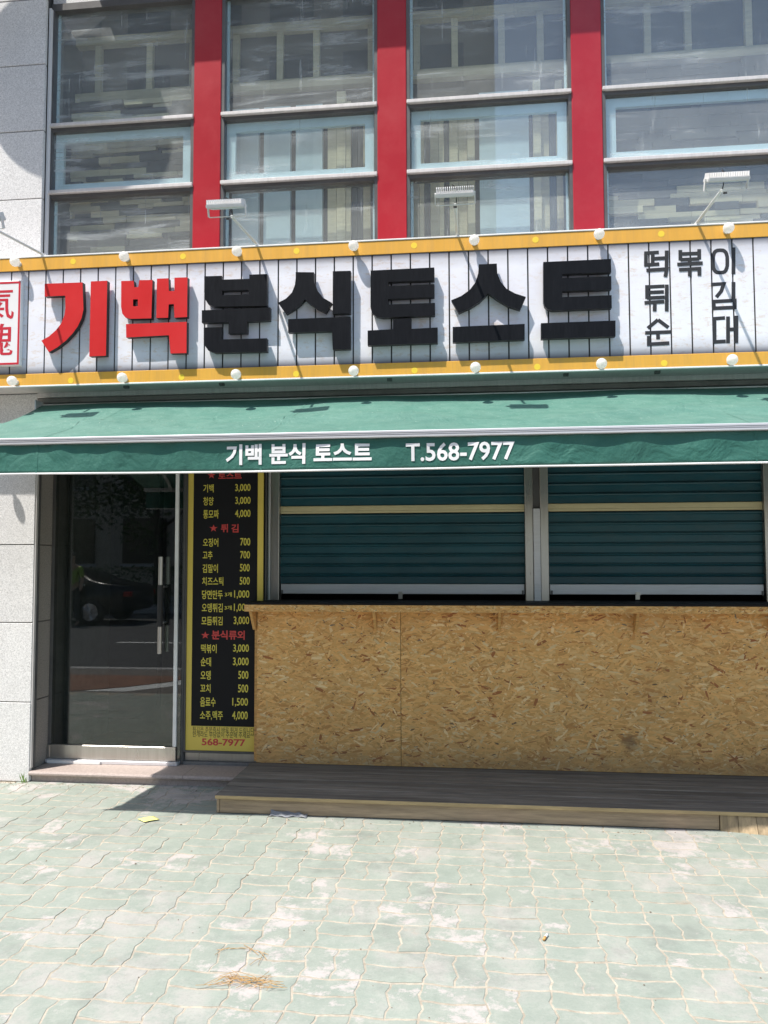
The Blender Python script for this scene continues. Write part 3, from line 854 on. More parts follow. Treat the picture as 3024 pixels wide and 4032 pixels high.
for x0, x1 in ((-1.392, .337), (.497, 1.914), (2.002, 3.42)):
    w = x1 - x0; cx = (x0 + x1) / 2
    bar = box('roller_shutter', x0 + .006, x1 - .006, 5.612, 5.64, 1.245, 1.315, 'aluminium', bld, .003)
    box('bar_lip', x0 + .008, x1 - .008, 5.606, 5.6115, 1.247, 1.268, 'aluminium', bar, .001)
    ms = slat_mesh(w, slat_prof, 'shutter'); mbnd = slat_mesh(w, band_prof, 'shutter_band')
    for k in range(7): link('slat', ms, bar, (cx, 5.625, 1.3175 + k * SP))
    zb = 1.3175 + 7 * SP
    link('pale_slat', mbnd, bar, (cx, 5.625, zb + .004))
    for k in range(7): link('slat', ms, bar, (cx, 5.625, zb + .060 + k * SP))
    lx = cx - .0 if x0 < 0 else cx - .12
    mb = MB(); mb.box(lx - .014, lx + .014, 5.598, 5.605, 1.212, 1.262); mb.box(lx - .008, lx + .022, 5.590, 5.5975, 1.243, 1.252)
    mb.build('latch', 'steel', bar)
    for ex_ in (x0 + .012, x1 - .024): box('end_clip', ex_, ex_ + .012, 5.598, 5.605, 1.243, 1.272, 'frame_dark', bar)

# ================================================================== DOORSTEP
step = empty('doorstep', (-2.3, 5.3, 0), 'low pinkish granite step below the glass door', 'step')
v = []
prof = [(5.19, .0), (5.19, .040), (5.168, .042), (5.158, .050), (5.157, .060), (5.163, .069), (5.172, .072), (5.56, .072), (5.56, .0)]
def step_piece(name, x0, x1, pr, mat):
    n = len(pr); V = [(x0, y, z) for y, z in pr] + [(x1, y, z) for y, z in pr]
    F = [(i, i + 1, n + i + 1, n + i) for i in range(n - 1)] + [(n - 1, 0, n, 2 * n - 1), tuple(reversed(range(n))), tuple(range(n, 2 * n))]
    return put(name, V, F, mat, step)
step_piece('tread', -3.0, -1.93, [p for p in prof[2:7]] + [(5.44, .072), (5.44, .041), (5.19, .041)], 'granite_pink')
step_piece('tread', -1.927, -1.0, [p for p in prof[2:7]] + [(5.44, .072), (5.44, .041), (5.19, .041)], 'granite_pink')
box('riser', -2.995, -1.0, 5.19, 5.44, -.005, .0405, 'granite_pink', step)

# ================================================================== SIGN BOARD
YS = 4.92
sign = empty('shop_sign', (-.5, YS, 2.63), 'long white plank-look shop sign with amber borders, globe bulbs and raised red and black letters', 'sign')
SX0, SX1 = -4.3, 3.5
box('sign_box', SX0, SX1, YS + .012, 5.155, 2.638, 3.505, 'frame_light', sign, .003)
box('sign_backing', SX0 + .01, SX1 - .01, YS + .0065, YS + .0115, 2.70, 3.43, 'ink_black', sign)
x = -4.27 + .003
PXS = [-3.059 + .1212 * k for k in range(-10, 55)]
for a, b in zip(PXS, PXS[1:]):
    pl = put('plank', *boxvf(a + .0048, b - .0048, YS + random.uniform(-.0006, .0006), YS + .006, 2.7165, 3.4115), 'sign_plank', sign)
for z0, z1, nm in ((3.412, 3.497, 'border'), (2.640, 2.716, 'border')):
    box(nm, SX0, SX1, YS - .004, YS + .0115, z0, z1, 'yellow_border', sign, .002)
box('edge_rail', SX0, SX1, YS - .008, YS + .0115, 3.4985, 3.5085, 'white_metal', sign, .002)
box('edge_rail', SX0, SX1, YS - .008, YS + .0115, 2.6285, 2.639, 'white_metal', sign, .002)

RX = [-3.755 + .7525 * k for k in range(10)]
bulb = MB()
R_ = .0325
bulb.lathe([(R_ * math.sin(t), max(.001, R_ * math.cos(t))) for t in [-1.2 + k * (1.5708 + 1.2) / 12 for k in range(13)]], (0, 0, 0), (0, -1, 0), 24)
bulb_me = mesh_of('light_bulb', bulb.v, bulb.f, 'bulb', True)
hold = MB().lathe([(0, .017), (.006, .017), (.010, .013), (.030, .013)], (0, 0, 0), (0, -1, 0), 16)
hold_me = mesh_of('lamp_holder', hold.v, hold.f, 'bulb_base', True)
for z in (3.455, 2.660):
    for x in RX + ([-3.42] if z < 3 else []):  # extra unseen bulb in the lower row, added to cast a finger-shaped wall shadow
        b = link('light_bulb', bulb_me, sign, (x, YS - .058, z))
        link('lamp_holder', hold_me, b, (x, YS - .0042, z))
    for x in RX[:-1]:
        mb = MB(); mb.lathe([(0, .0195), (.0006, .0195)], (x + .376, YS - .0041, z + .004), (0, -1, 0), 20)
        mb.build('printed_dot', 'yellow_dot', sign)
for data, mats in ((RED_L, ['red_letter', 'letter_side']), (BLACK_L, ['black_letter', 'letter_side'])):
    for outline, hole in data:
        extrude_outline('letter_stroke', outline, hole, YS - .055, YS - .016, mats, sign)
def stroke(pts, w, y):
    V = []; P = [Vector(p) for p in pts]; n = len(P); closed = (P[0] - P[-1]).length < .004
    for i in range(n):
        if closed and i in (0, n - 1): t1 = (P[1] - P[0]).normalized(); t0 = (P[-1] - P[-2]).normalized()
        else:
            t0 = (P[i] - P[max(i - 1, 0)]); t1 = (P[min(i + 1, n - 1)] - P[i])
            t0 = t0.normalized() if t0.length > 0 else t1.normalized(); t1 = t1.normalized() if t1.length > 0 else t0
        k = Vector((-t0.y, t0.x)) + Vector((-t1.y, t1.x)); k = k / max(.4, k.dot(k) / 2)
        for s in (-1, 1): V.append((P[i].x + k.x * w / 2 * s, y, P[i].y + k.y * w / 2 * s))
    F = [(2 * i, 2 * i + 1, 2 * i + 3, 2 * i + 2) for i in range(n - 1)]
    return V, F
WIDTHS = .0218
groups = [STROKES[0:8], STROKES[8:16], STROKES[16:18], STROKES[18:25], STROKES[25:28], STROKES[28:33], STROKES[33:39]]
for g in groups:
    mb = MB()
    for k, s in enumerate(g): mb.add(*stroke(s, WIDTHS, YS - .0012 - k * .00025))
    mb.build('printed_character', 'ink_black', sign)
# white plate with two red characters
plate = box('name_plate', -3.297, -2.966, YS - .034, YS - .002, 2.767, 3.337, 'white_plate', sign, .004)
mb = MB(); a0, a1, b0, b1, w = -3.290, -2.973, 2.774, 3.330, .013
for q in ((a0, a1, b1 - w, b1), (a0, a1, b0, b0 + w), (a0, a0 + w, b0 + w, b1 - w), (a1 - w, a1, b0 + w, b1 - w)):
    mb.box(q[0], q[1], YS - .0352, YS - .0342, q[2], q[3])
mb.build('plate_border', 'red_ink', plate)
text('plate_character', '氣', -3.246, -3.016, 3.080, 3.296, YS - .0350, 'red_ink', plate, .006)
text('plate_character', '魄', -3.246, -3.018, 2.834, 3.050, YS - .0350, 'red_ink', plate, .006)
for x in (-2.3, -1.65, -.55, .55, 1.1):
    box('screw_tab', x, x + .03, 4.99, 5.02, 2.622, 2.6375, 'frame_dark', sign)

# floodlights on straight arms above the sign
FL = 'floodlights along the top of the sign'
labs = ['white floodlight on a thin arm cut by the left picture edge',
        'white finned floodlight on a thin arm in front of the leftmost red column',
        'white finned floodlight on a thin arm in front of the third window bay',
        'white finned floodlight on a thin arm at the right end of the sign']
fin_me = None
def floodlight(x, label, tilt, off):
    f = empty('floodlight', (x, 4.95, 3.509), label, 'floodlight', FL)
    arm = MB().tube([(x, 4.97, 3.520), (x + off, 4.50, 3.522)], .0085, 10).build('arm', 'white_metal', f, True); autosmooth(arm)
    box('arm_base', x - .016, x + .016, 4.93, 4.99, 3.5092, 3.516, 'white_metal', f, .002)
    c = Vector((x + off * 1.1, 4.415, 3.545))
    Rm = Matrix.Rotation(tilt, 4, 'X')
    def T(v): return tuple(c + Rm @ Vector(v))
    def part(name, mb, mat, p=f):
        return put(name, [T(v) for v in mb.v], mb.f, mat, p)
    body = part('lamp_body', MB().box(-.108, .108, -.055, .055, -.012, .012), 'white_metal')
    bm = bmesh.new(); bm.from_mesh(body.data); bmesh.ops.bevel(bm, geom=bm.edges[:], offset=.004, segments=2, affect='EDGES'); bm.to_mesh(body.data); bm.free()
    fins = MB()
    for k in range(18):
        xx = -.102 + k * .012
        fins.add([(xx - .0022, -.05, .011), (xx + .0022, -.05, .011), (xx + .0022, .05, .011), (xx - .0022, .05, .011),
                  (xx - .0015, -.045, .036), (xx + .0015, -.045, .036), (xx + .0015, .045, .036), (xx - .0015, .045, .036)],
                 boxvf(0, 1, 0, 1, 0, 1)[1])
    part('cooling_fins', fins, 'white_metal', body)
    part('lens', MB().box(-.095, .095, -.045, .045, -.0138, -.0125), 'int_blue', body)
    br = MB()
    br.box(-.1145, -.1095, -.012, .012, -.055, .008); br.box(.1095, .1145, -.012, .012, -.055, .008); br.box(-.109, .109, -.014, .014, -.0595, -.0555)
    part('bracket', br, 'white_metal')
    part('knob', MB().lathe([(0, .010), (.012, .010)], (0, 0, -.075), (0, 0, 1), 10), 'frame_dark')
    cab = MB().tube([(x + off, 4.44, 3.585), (x + off - .015, 4.43, 3.605), (x + off + .01, 4.455, 3.600), (x + off + .006, 4.50, 3.530)], .003, 6)
    cab.build('cable', 'rubber', f, True)
    return f
for x, lab, tl, off in zip((-2.835, -1.380, -.099, 1.345), labs, (.40, .36, .52, .42), (-.085, -.040, .0, .022)):
    floodlight(x, lab, tl, off)

# ================================================================== AWNING
awn = empty('awning', (-.5, 5.1, 2.5), 'faded green canvas awning with white lettering and a hanging front valance', 'awning')
AX0, AX1, YF, ZF = -2.95, 3.4, 3.945, 2.128
def canopy_z(x, s):      # s 0 at the wall, 1 at the front rail
    z = 2.572 + (ZF - 2.572) * s
    bow = math.sin(math.pi * s)
    wave = .5 + .5 * math.cos((x + .62) * 2 * math.pi / 1.62)
    ridge = math.exp(-((s - .66 - .08 * math.sin(x * 3.1 + .6)) / .05) ** 2)
    fold = math.exp(-((s - .30 - .10 * wave) / .10) ** 2)
    return z + bow * (.034 * wave - .050) + .036 * ridge * bow - .014 * fold * wave + .005 * math.sin(x * 7 + s * 6) * bow + .003 * math.sin(x * 17 - s * 9) * bow
V, F = [], []
NX, NS = 150, 26
for i in range(NX + 1):
    x = AX0 + (AX1 - AX0) * i / NX
    for j in range(NS + 1):
        s = j / NS
        V.append((x, 5.19 + (YF - 5.19) * s, canopy_z(x, s)))
for i in range(NX):
    for j in range(NS):
        a = i * (NS + 1) + j; F.append((a, a + 1, a + NS + 2, a + NS + 1))
can = put('canopy', V, F, 'awning', awn, True)
so = can.modifiers.new('thickness', 'SOLIDIFY'); so.thickness = .0018; so.offset = 0
rail = box('front_rail', AX0 - .01, AX1, YF - .026, YF + .024, ZF - .031, ZF + .003, 'aluminium', awn, .003)
for k in range(2): box('rail_groove', AX0, AX1, YF - .0272, YF - .0262, ZF - .018 + k * .008, ZF - .0165 + k * .008, 'frame_dark', rail)
# valance
def val_y(x, t):
    return YF - .006 - .010 * t * math.sin(x * 5.3 + 1.1 * math.sin(x * 2.1)) * .8 - .004 * math.sin(x * 17 + 3 * t) * (1 - t) - .0035 * math.sin(x * 31 + 4 * math.sin(x * 3)) * (1 - t) ** 2
V, F = [], []
NX, NT = 260, 10
def val_z(x): return 1.944 + .003 * math.sin(x * 1.7)
for i in range(NX + 1):
    x = AX0 + (AX1 - AX0) * i / NX
    zt = ZF - .032; zb = val_z(x)
    for j in range(NT + 1):
        t = j / NT
        V.append((x, val_y(x, t), zt + (zb - zt) * t))
for i in range(NX):
    for j in range(NT):
        a = i * (NT + 1) + j; F.append((a, a + NT + 1, a + NT + 2, a + 1))
val = put('valance', V, F, 'awning', awn, True)
so = val.modifiers.new('thickness', 'SOLIDIFY'); so.thickness = .0018; so.offset = 0
mb = MB(); mb.tube([(AX0 + (AX1 - AX0) * i / 60, val_y(AX0 + (AX1 - AX0) * i / 60, 1), val_z(AX0 + (AX1 - AX0) * i / 60) - .003) for i in range(61)], .0052, 6)
mb.build('hem_cord', 'white_plate', val, True)
for x in (-2.28, -1.08, .12, 1.32):
    V = []; F = []
    for k in range(25):
        s = k / 24
        for dx in (-.006, .006): V.append((x + dx, 5.19 + (YF - 5.19) * s, canopy_z(x + dx, s) + .0022))
    F = [(2 * k, 2 * k + 1, 2 * k + 3, 2 * k + 2) for k in range(24)]
    put('seam', V, F, 'awning', can, True)
    V = []
    for k in range(11):
        t = k / 10
        for dx in (-.005, .005): V.append((x + dx, val_y(x + dx, t) - .0022, (ZF - .032) + (val_z(x) - ZF + .032) * t))
    put('seam', V, [(2 * k, 2 * k + 1, 2 * k + 3, 2 * k + 2) for k in range(10)], 'awning', val, True)
def cloth_text(body, x0, x1, z0, z1, bold):
    me = text_mesh(body, bold); vs = [v.co.copy() for v in me.vertices]
    a0 = min(v.x for v in vs); a1 = max(v.x for v in vs); b0 = min(v.y for v in vs); b1 = max(v.y for v in vs)
    bm = bmesh.new(); bm.from_mesh(me)
    bmesh.ops.triangulate(bm, faces=bm.faces[:])
    bmesh.ops.subdivide_edges(bm, edges=[e for e in bm.edges if e.calc_length() > .12], cuts=2, use_grid_fill=False)
    bmesh.ops.triangulate(bm, faces=bm.faces[:])
    V = []
    for v in bm.verts:
        x = x0 + (v.co.x - a0) / (a1 - a0) * (x1 - x0); z = z0 + (v.co.y - b0) / (b1 - b0) * (z1 - z0)
        t = (ZF - .032 - z) / (ZF - .032 - val_z(x))
        V.append((x, val_y(x, t) - .0040, z))
    bm.verts.index_update()
    F = [tuple(v.index for v in f.verts) for f in bm.faces]
    bm.free()
    return put('valance_lettering', V, F, 'awning_text', val)
cloth_text('기백 분식 토스트', -1.263, -.512, 1.972, 2.078, .032)
cloth_text('T.568-7977', -.341, .193, 1.976, 2.068, .020)
for x in (-2.7, -.9, .9, 2.7):
    mb = MB().tube([(x, 5.16, 2.47), (x + .12, 4.55, 2.26), (x, YF + .03, ZF - .015)], .014, 8)
    mb.build('folding_arm', 'white_metal', awn, True)
mb = MB().tube([(AX0, 5.155, 2.545), (AX1, 5.155, 2.545)], .016, 14).build('roller_tube', 'white_metal', awn, True)
box('end_bracket', AX0 - .012, AX0 - .002, 5.06, 5.164, 2.49, 2.575, 'aluminium', awn, .004)

# ================================================================== MENU BOARD
menu = empty('menu_board', (-1.75, 5.46, .166), 'tall black and yellow price menu board beside the glass door', 'menu board')
box('yellow_panel', -2.022, -1.475, 5.458, 5.472, .166, 2.34, 'menu_yellow', menu, .002)
box('black_panel', -1.981, -1.516, 5.4565, 5.4578, .335, 2.30, 'menu_black', menu)
fr = MB(); fr.box(-2.034, -2.0225, 5.450, 5.474, .156, 2.34); fr.box(-2.0224, -1.475, 5.452, 5.474, .150, .1655)
fr.build('frame', 'frame_dark', menu)
mcol = {'y': 'menu_text_yellow', 'r': 'menu_text_red', 'k': 'menu_text_brown', 'd': 'menu_text_red'}
for body, x0, x1, z0, z1, k in MENU:
    if body == '★':
        r = (x1 - x0) / 2 / .951
        star((x0 + x1) / 2, z1 - (z1 - z0) * .55, r, 5.4555, mcol[k], menu, (z1 - z0) * .552)
        continue
    yy = 5.4570 if k in 'kd' else 5.4555
    text('price_lettering' if body[0].isdigit() and k == 'y' else 'menu_lettering', body, x0, x1, z0, z1, yy, mcol[k], menu,
         .013 if k == 'y' else (.0 if k == 'k' else .026))

# ================================================================== COUNTER OF STRAND BOARD
ctr = empty('counter', (.2, 5.4, .108), 'long serving counter faced with tan strand board below the green shutters', 'counter')
YO = 5.40
PAL = [((.82, .47, .165), 6), ((.79, .44, .15), 6), ((.84, .53, .22), 4), ((.70, .375, .12), 3), ((.62, .30, .09), 1.6), ((.87, .63, .33), 2.0), ((.40, .14, .045), .7), ((.12, .075, .05), .4), ((.20, .17, .13), .2)]
def strands(name, x0, x1, z0, z1, y, n, parent, seed, smin=.022, smax=.085):
    r = random.Random(seed); V = []; F = []; C = []
    cols = [p[0] for p in PAL]; wts = [p[1] for p in PAL]
    for i in range(n):
        cx, cz = r.uniform(x0, x1), r.uniform(z0, z1)
        ci = r.choices(range(len(cols)), wts)[0]; col = cols[ci]
        L = r.uniform(smin, smax) * (1 if ci < 7 else .45); w = L * r.uniform(.10, .30); w = min(max(w, .005), .021)
        an = r.gauss(0, .42) if r.random() < .8 else r.uniform(-1.5, 1.5)
        yy = y - .0002 - .0016 * i / n
        k = len(V); ca, sa = math.cos(an), math.sin(an); tl = r.gauss(0, .0003)
        pts = [(-L / 2, -w * r.uniform(.2, .5)), (-L * .2, -w * r.uniform(.4, .55)), (L * .3, -w * r.uniform(.4, .6)), (L / 2, -w * r.uniform(.0, .5)),
               (L / 2 * r.uniform(.8, 1), w * r.uniform(.1, .5)), (L * .1, w * r.uniform(.4, .6)), (-L / 2 * r.uniform(.8, 1), w * r.uniform(.2, .5))]
        for a, b in pts:
            X = min(max(cx + a * ca - b * sa, x0), x1); Z = min(max(cz + a * sa + b * ca, z0), z1)
            V.append((X, yy + (a / L) * tl, Z))
        F.append(tuple(range(k, k + 7)))
        j = r.uniform(.85, 1.12); C.append(tuple(min(1, c * j) for c in col))
    o = put(name, V, F, 'strand', parent)
    at = o.data.color_attributes.new('col', 'FLOAT_COLOR', 'CORNER')
    for p, c in zip(o.data.polygons, C):
        for li in p.loop_indices: at.data[li].color = (*c, 1)
    return tag(o, kind='stuff')
for a, b, sd in ((-1.497, -.5095, 1), (-.5065, 1.936, 2), (1.939, 3.5, 3)):
    pn = box('board_panel', a, b, YO, YO + .018, .110, 1.143, 'osb_base', ctr)
    strands('wood_strands', a, b, .111, 1.142, YO, int((b - a) * 6400), pn, sd)
top = box('counter_top', -1.545, 3.5, 5.25, 5.64, 1.188, 1.2035, 'menu_black', ctr, .002)
ed = box('counter_edge', -1.545, 3.5, 5.248, 5.266, 1.142, 1.1875, 'osb_base', ctr)
strands('wood_strands', -1.545, 3.5, 1.143, 1.187, 5.248, 2600, ed, 8, .015, .05)
ue = box('counter_underlay', -1.545, 3.5, 5.267, 5.63, 1.150, 1.187, 'osb_base', ctr)
box('counter_end', -1.52, -1.500, 5.42, 5.63, .115, 1.149, 'osb_base', ctr)
for x in (-1.512, -.675, .150, 1.025, 1.87):
    w = .009
    q = [(5.268, 1.1495), (5.397, 1.1495), (5.397, 1.010), (5.375, 1.010)]
    if x == -1.512: q = [(5.268, 1.1495), (5.42, 1.1495), (5.42, 1.010), (5.375, 1.010)]
    V = [(x - w, a, b) for a, b in q] + [(x + w, a, b) for a, b in q]
    put('shelf_bracket', V, [(0, 1, 2, 3), (7, 6, 5, 4), (0, 4, 5, 1), (1, 5, 6, 2), (2, 6, 7, 3), (3, 7, 4, 0)], 'osb_base', ctr)

# ================================================================== DECK
deck = empty('wooden_deck', (.2, 4.9, 0), 'low weathered timber deck step in front of the counter', 'deck')
ys = [4.648 + k * .0945 for k in range(9)]
for k, (a, b) in enumerate(zip(ys, ys[1:])):
    o = box('deck_plank', -1.538 + random.uniform(-.003, .003), 3.5, a, b - .0035, .089 + random.uniform(-.001, .0006), .108 + random.uniform(-.001, .001), 'wood_grey', deck, .003)
box('edge_strip', -1.536, 3.5, 4.6435, 4.6478, .088, .1075, 'wood_edge', deck, .001)
box('fascia_board', -1.512, 1.315, 4.662, 4.680, .004, .0875, 'wood_tan', deck, .002)
box('end_post', -1.531, -1.514, 4.660, 4.70, .004, .0875, 'wood_tan', deck, .002)
box('end_board', -1.531, -1.515, 4.702, 5.39, .006, .0875, 'wood_tan', deck, .002)
x = 1.318
k = 0
while x < 3.45:
    w = .094
    y0 = 4.655 - .02 * min(k, 4); y1 = 4.655 - .02 * min(k + 1, 4)
    V = [(x, y0, -.004), (x + w - .003, y1, -.004), (x + w - .003, y1 + .018, -.004), (x, y0 + .018, -.004),
         (x, 4.655, .0872), (x + w - .003, 4.655, .0872), (x + w - .003, 4.673, .0872), (x, 4.673, .0872)]
    put('upright_board', V, boxvf(0, 1, 0, 1, 0, 1)[1], 'wood_tan_v', deck)
    x += w; k += 1
for yy in (4.75, 5.05, 5.3): box('joist', -1.50, 3.5, yy, yy + .05, -.003, .0875, 'wood_tan', deck)

# ================================================================== SMALL THINGS ON THE PAVEMENT
def crumple(name, quad, z, mat, label, cat, amp=.01, n=7):
    V = []; F = []; r = random.Random(len(name))
    P = [Vector((*q, 0)) for q in quad]
    for i in range(n):
        for j in range(n):
            a, b = i / (n - 1), j / (n - 1)
            p = P[0] * (1 - a) * (1 - b) + P[1] * a * (1 - b) + P[2] * a * b + P[3] * (1 - a) * b
            V.append((p.x, p.y, z + amp * (abs(math.sin(a * 4 + b * 2)) * .6 + r.random() * .4)))
    for i in range(n - 1):
        for j in range(n - 1): k = i * n + j; F.append((k, k + n, k + n + 1, k + 1))
    o = put(name, V, F, mat, None, True)
    so = o.modifiers.new('thickness', 'SOLIDIFY'); so.thickness = .0008; so.offset = 1
    return tag(o, label, cat)
crumple('paper_scrap', [(-1.945, 4.495), (-1.882, 4.448), (-1.815, 4.50), (-1.872, 4.552)], .004, 'paper_yellow', 'small square of yellow paper lying on the green paving', 'paper', .004)
V = []; F = []
for i in range(15):
    t = i / 14; x = -1.205 + .22 * t
    for j, (yy, zz) in enumerate(((4.628, .004), (4.650, .010), (4.657, .030 * (1 - .45 * t) + .004 * math.sin(t * 19)))):
        V.append((x, yy + .008 * math.sin(t * 11 + j), zz + .004 * math.sin(t * 23 + j)))
for i in range(14):
    for j in range(2): k = i * 3 + j; F.append((k, k + 3, k + 4, k + 1))
o = put('plastic_strip', V, F, 'grey_plastic', None, True)
so = o.modifiers.new('thickness', 'SOLIDIFY'); so.thickness = .001; so.offset = 1
tag(o, 'crumpled grey plastic strip lying against the deck front', 'litter')
cig = empty('cigarette_butt', (.26, 3.291, 0), 'tiny cigarette butt lying on the green paving', 'cigarette butt')
a = Vector((.268, 3.315, .0075)); b = Vector((.250, 3.268, .0075)); mid = a.lerp(b, .55)
MB().tube([a, mid], .0052, 8).build('paper', 'cig_white', cig, True)
MB().tube([mid, b], .0053, 8).build('filter', 'cig_tan', cig, True)
r = random.Random(3)
mb = MB()
for k in range(42):
    t = r.random(); cx = -.93 + .22 * t + r.gauss(0, .012); cy = 2.80 + .05 * math.sin(t * 3) + r.gauss(0, .014)
    an = r.gauss(.15, .5); L = r.uniform(.03, .13)
    p = [(cx - math.cos(an) * L / 2, cy - math.sin(an) * L / 2, .003 + r.random() * .012), (cx, cy + r.gauss(0, .006), .008 + r.random() * .02), (cx + math.cos(an) * L / 2, cy + math.sin(an) * L / 2, .003 + r.random() * .01)]
    mb.tube(p, .0009, 3, False)
for k in range(8):
    t = k / 8; an = t * 3.6 - .6; cx = -.90 + .075 * math.cos(an) * 1.2; cy = 3.02 + .055 * math.sin(an); da = an + 1.57 + r.gauss(0, .2); L = r.uniform(.02, .06)
    mb.tube([(cx - math.cos(da) * L, cy - math.sin(da) * L, .004), (cx, cy, .008), (cx + math.cos(da) * L, cy + math.sin(da) * L, .004)], .001, 3, False)
tag(mb.build('dry_straw', 'straw'), 'loose tuft of rust-brown dry straw on the paving', 'straw', kind='stuff')
mb = MB()
for k in range(7):
    an = r.uniform(-2.6, -.4); L = r.uniform(.03, .08); w = .003
    bx, by = -3.025 + r.gauss(0, .008), 5.148 + r.gauss(0, .003)
    dx, dy = math.cos(an) * .03, math.sin(an) * .02
    mb.add([(bx - w, by, 0), (bx + w, by, 0), (bx + dx * .5 + w, by + dy * .5, L * .6), (bx + dx * .5 - w, by + dy * .5, L * .6), (bx + dx, by + dy, L)],
           [(0, 1, 2, 3), (3, 2, 4)])
tag(mb.build('weed', 'weed'), 'small green weed growing where granite wall meets paving', 'weed')

# grit, crumbs of mortar and leaf bits on the paving, thickest along the step, wall and deck
r = random.Random(21); V = []; F = []
for k in range(420):
    q = r.random()
    if q < .30: x, y = r.uniform(-3.6, -3.0), 5.15 - abs(r.gauss(0, .05))
    elif q < .50: x, y = r.uniform(-3.0, -1.55), 5.145 - abs(r.gauss(0, .05))
    elif q < .75: x, y = r.uniform(-1.5, 2.2), 4.63 - abs(r.gauss(0, .05))
    else: x, y = r.uniform(-2.6, 2.0), r.uniform(2.6, 4.6)
    s = r.choice((.002, .003, .003, .004, .006)); a = r.uniform(0, 3.1); n = len(V); h = s * r.uniform(.3, .8)
    for j in range(4):
        V.append((x + s * math.cos(a + j * 1.57) * r.uniform(.6, 1.3), y + s * math.sin(a + j * 1.57) * r.uniform(.6, 1.3), .001))
    V.append((x, y, .0015 + h)); F += [(n, n + 1, n + 4), (n + 1, n + 2, n + 4), (n + 2, n + 3, n + 4), (n + 3, n, n + 4)]
tag(put('grit', V, F, 'grit'), 'loose grit and crumbs scattered over the paving', 'grit', kind='stuff')

# ================================================================== THE STREET BEHIND THE CAMERA (seen in the glass)
opp = empty('opposite_building', (-20, -22, 0), 'tan building across the street, mirrored in the upper windows', 'building')
box('wall', -40, .9, -26, -20, 0, 27, 'opp_wall', opp)
wv, wf = boxvf(-.9, .9, -.05, .05, -.9, .9)
wme = mesh_of('window', wv, wf, 'car_glass'); fv, ff = boxvf(-1.0, 1.0, -.05, .05, -.06, .06); fme = mesh_of('window_sill', fv, ff, 'kerb')
for i in range(9):
    for j in range(8):
        w = link('window', wme, opp, (-1.2 - i * 3.0, -19.96, 2.2 + j * 3.1))
        link('window_sill', fme, w, (-1.2 - i * 3.0, -19.94, 1.22 + j * 3.1))

def tree(x, y, h, seed, label):
    r = random.Random(seed)
    t = empty('street_tree', (x, y, 0), label, 'tree', 'street trees across the road')
    mb = MB().tube([(x, y, -.1), (x + .05, y, h * .3), (x - .05, y + .1, h * .6), (x, y, h * .85)], [.16, .12, .08, .03], 8)
    for k in range(6):
        an = k * 1.05 + r.random(); z0 = h * r.uniform(.35, .6)
        mb.tube([(x, y, z0), (x + math.cos(an) * h * .14, y + math.sin(an) * h * .14, z0 + h * .12), (x + math.cos(an) * h * .24, y + math.sin(an) * h * .24, z0 + h * .2)], [.06, .04, .015], 6)
    mb.build('trunk', 'bark', t, True)
    cl = [(x + r.gauss(0, h * .13), y + r.gauss(0, h * .13), h * .68 + r.gauss(0, h * .13), r.uniform(.5, 1.0)) for _ in range(22)]
    V = []; F = []
    for k in range(2600):
        c = r.choice(cl); d = Vector((r.gauss(0, 1), r.gauss(0, 1), r.gauss(0, .8))).normalized() * c[3] * r.random() ** .4
        p = Vector(c[:3]) + d; a = Vector((r.gauss(0, 1), r.gauss(0, 1), r.gauss(0, 1))).normalized(); b = a.orthogonal().normalized(); s = r.uniform(.06, .13); n = len(V)
        V += [tuple(p - a * s), tuple(p + b * s * .5), tuple(p + a * s), tuple(p - b * s * .5)]; F.append((n, n + 1, n + 2, n + 3))
    put('crown', V, F, 'leaf', t)
tree(-14.5, -14.2, 6.5, 1, 'leafy street tree mirrored in the door glass, left of the dark car')
tree(-10.4, -14.4, 6.0, 2, 'leafy street tree mirrored in the door glass, behind the dark car')
tree(-6.2, -14.1, 6.8, 3, 'leafy street tree mirrored in the door glass, right of the dark car')
hd = MB(); r = random.Random(9); V = []; F = []
for k in range(5200):
    p = Vector((r.uniform(-24, -1), r.uniform(-13.9, -13.1), r.uniform(0, 1.25) ** 1.0)); a = Vector((r.gauss(0, 1), r.gauss(0, 1), r.gauss(0, 1))).normalized(); b = a.orthogonal().normalized(); s = r.uniform(.05, .1); n = len(V)
    V += [tuple(p - a * s), tuple(p + b * s * .5), tuple(p + a * s), tuple(p - b * s * .5)]; F.append((n, n + 1, n + 2, n + 3))
tag(put('hedge', V, F, 'leaf'), 'clipped green hedge across the road, mirrored in the door glass', 'hedge', kind='stuff')

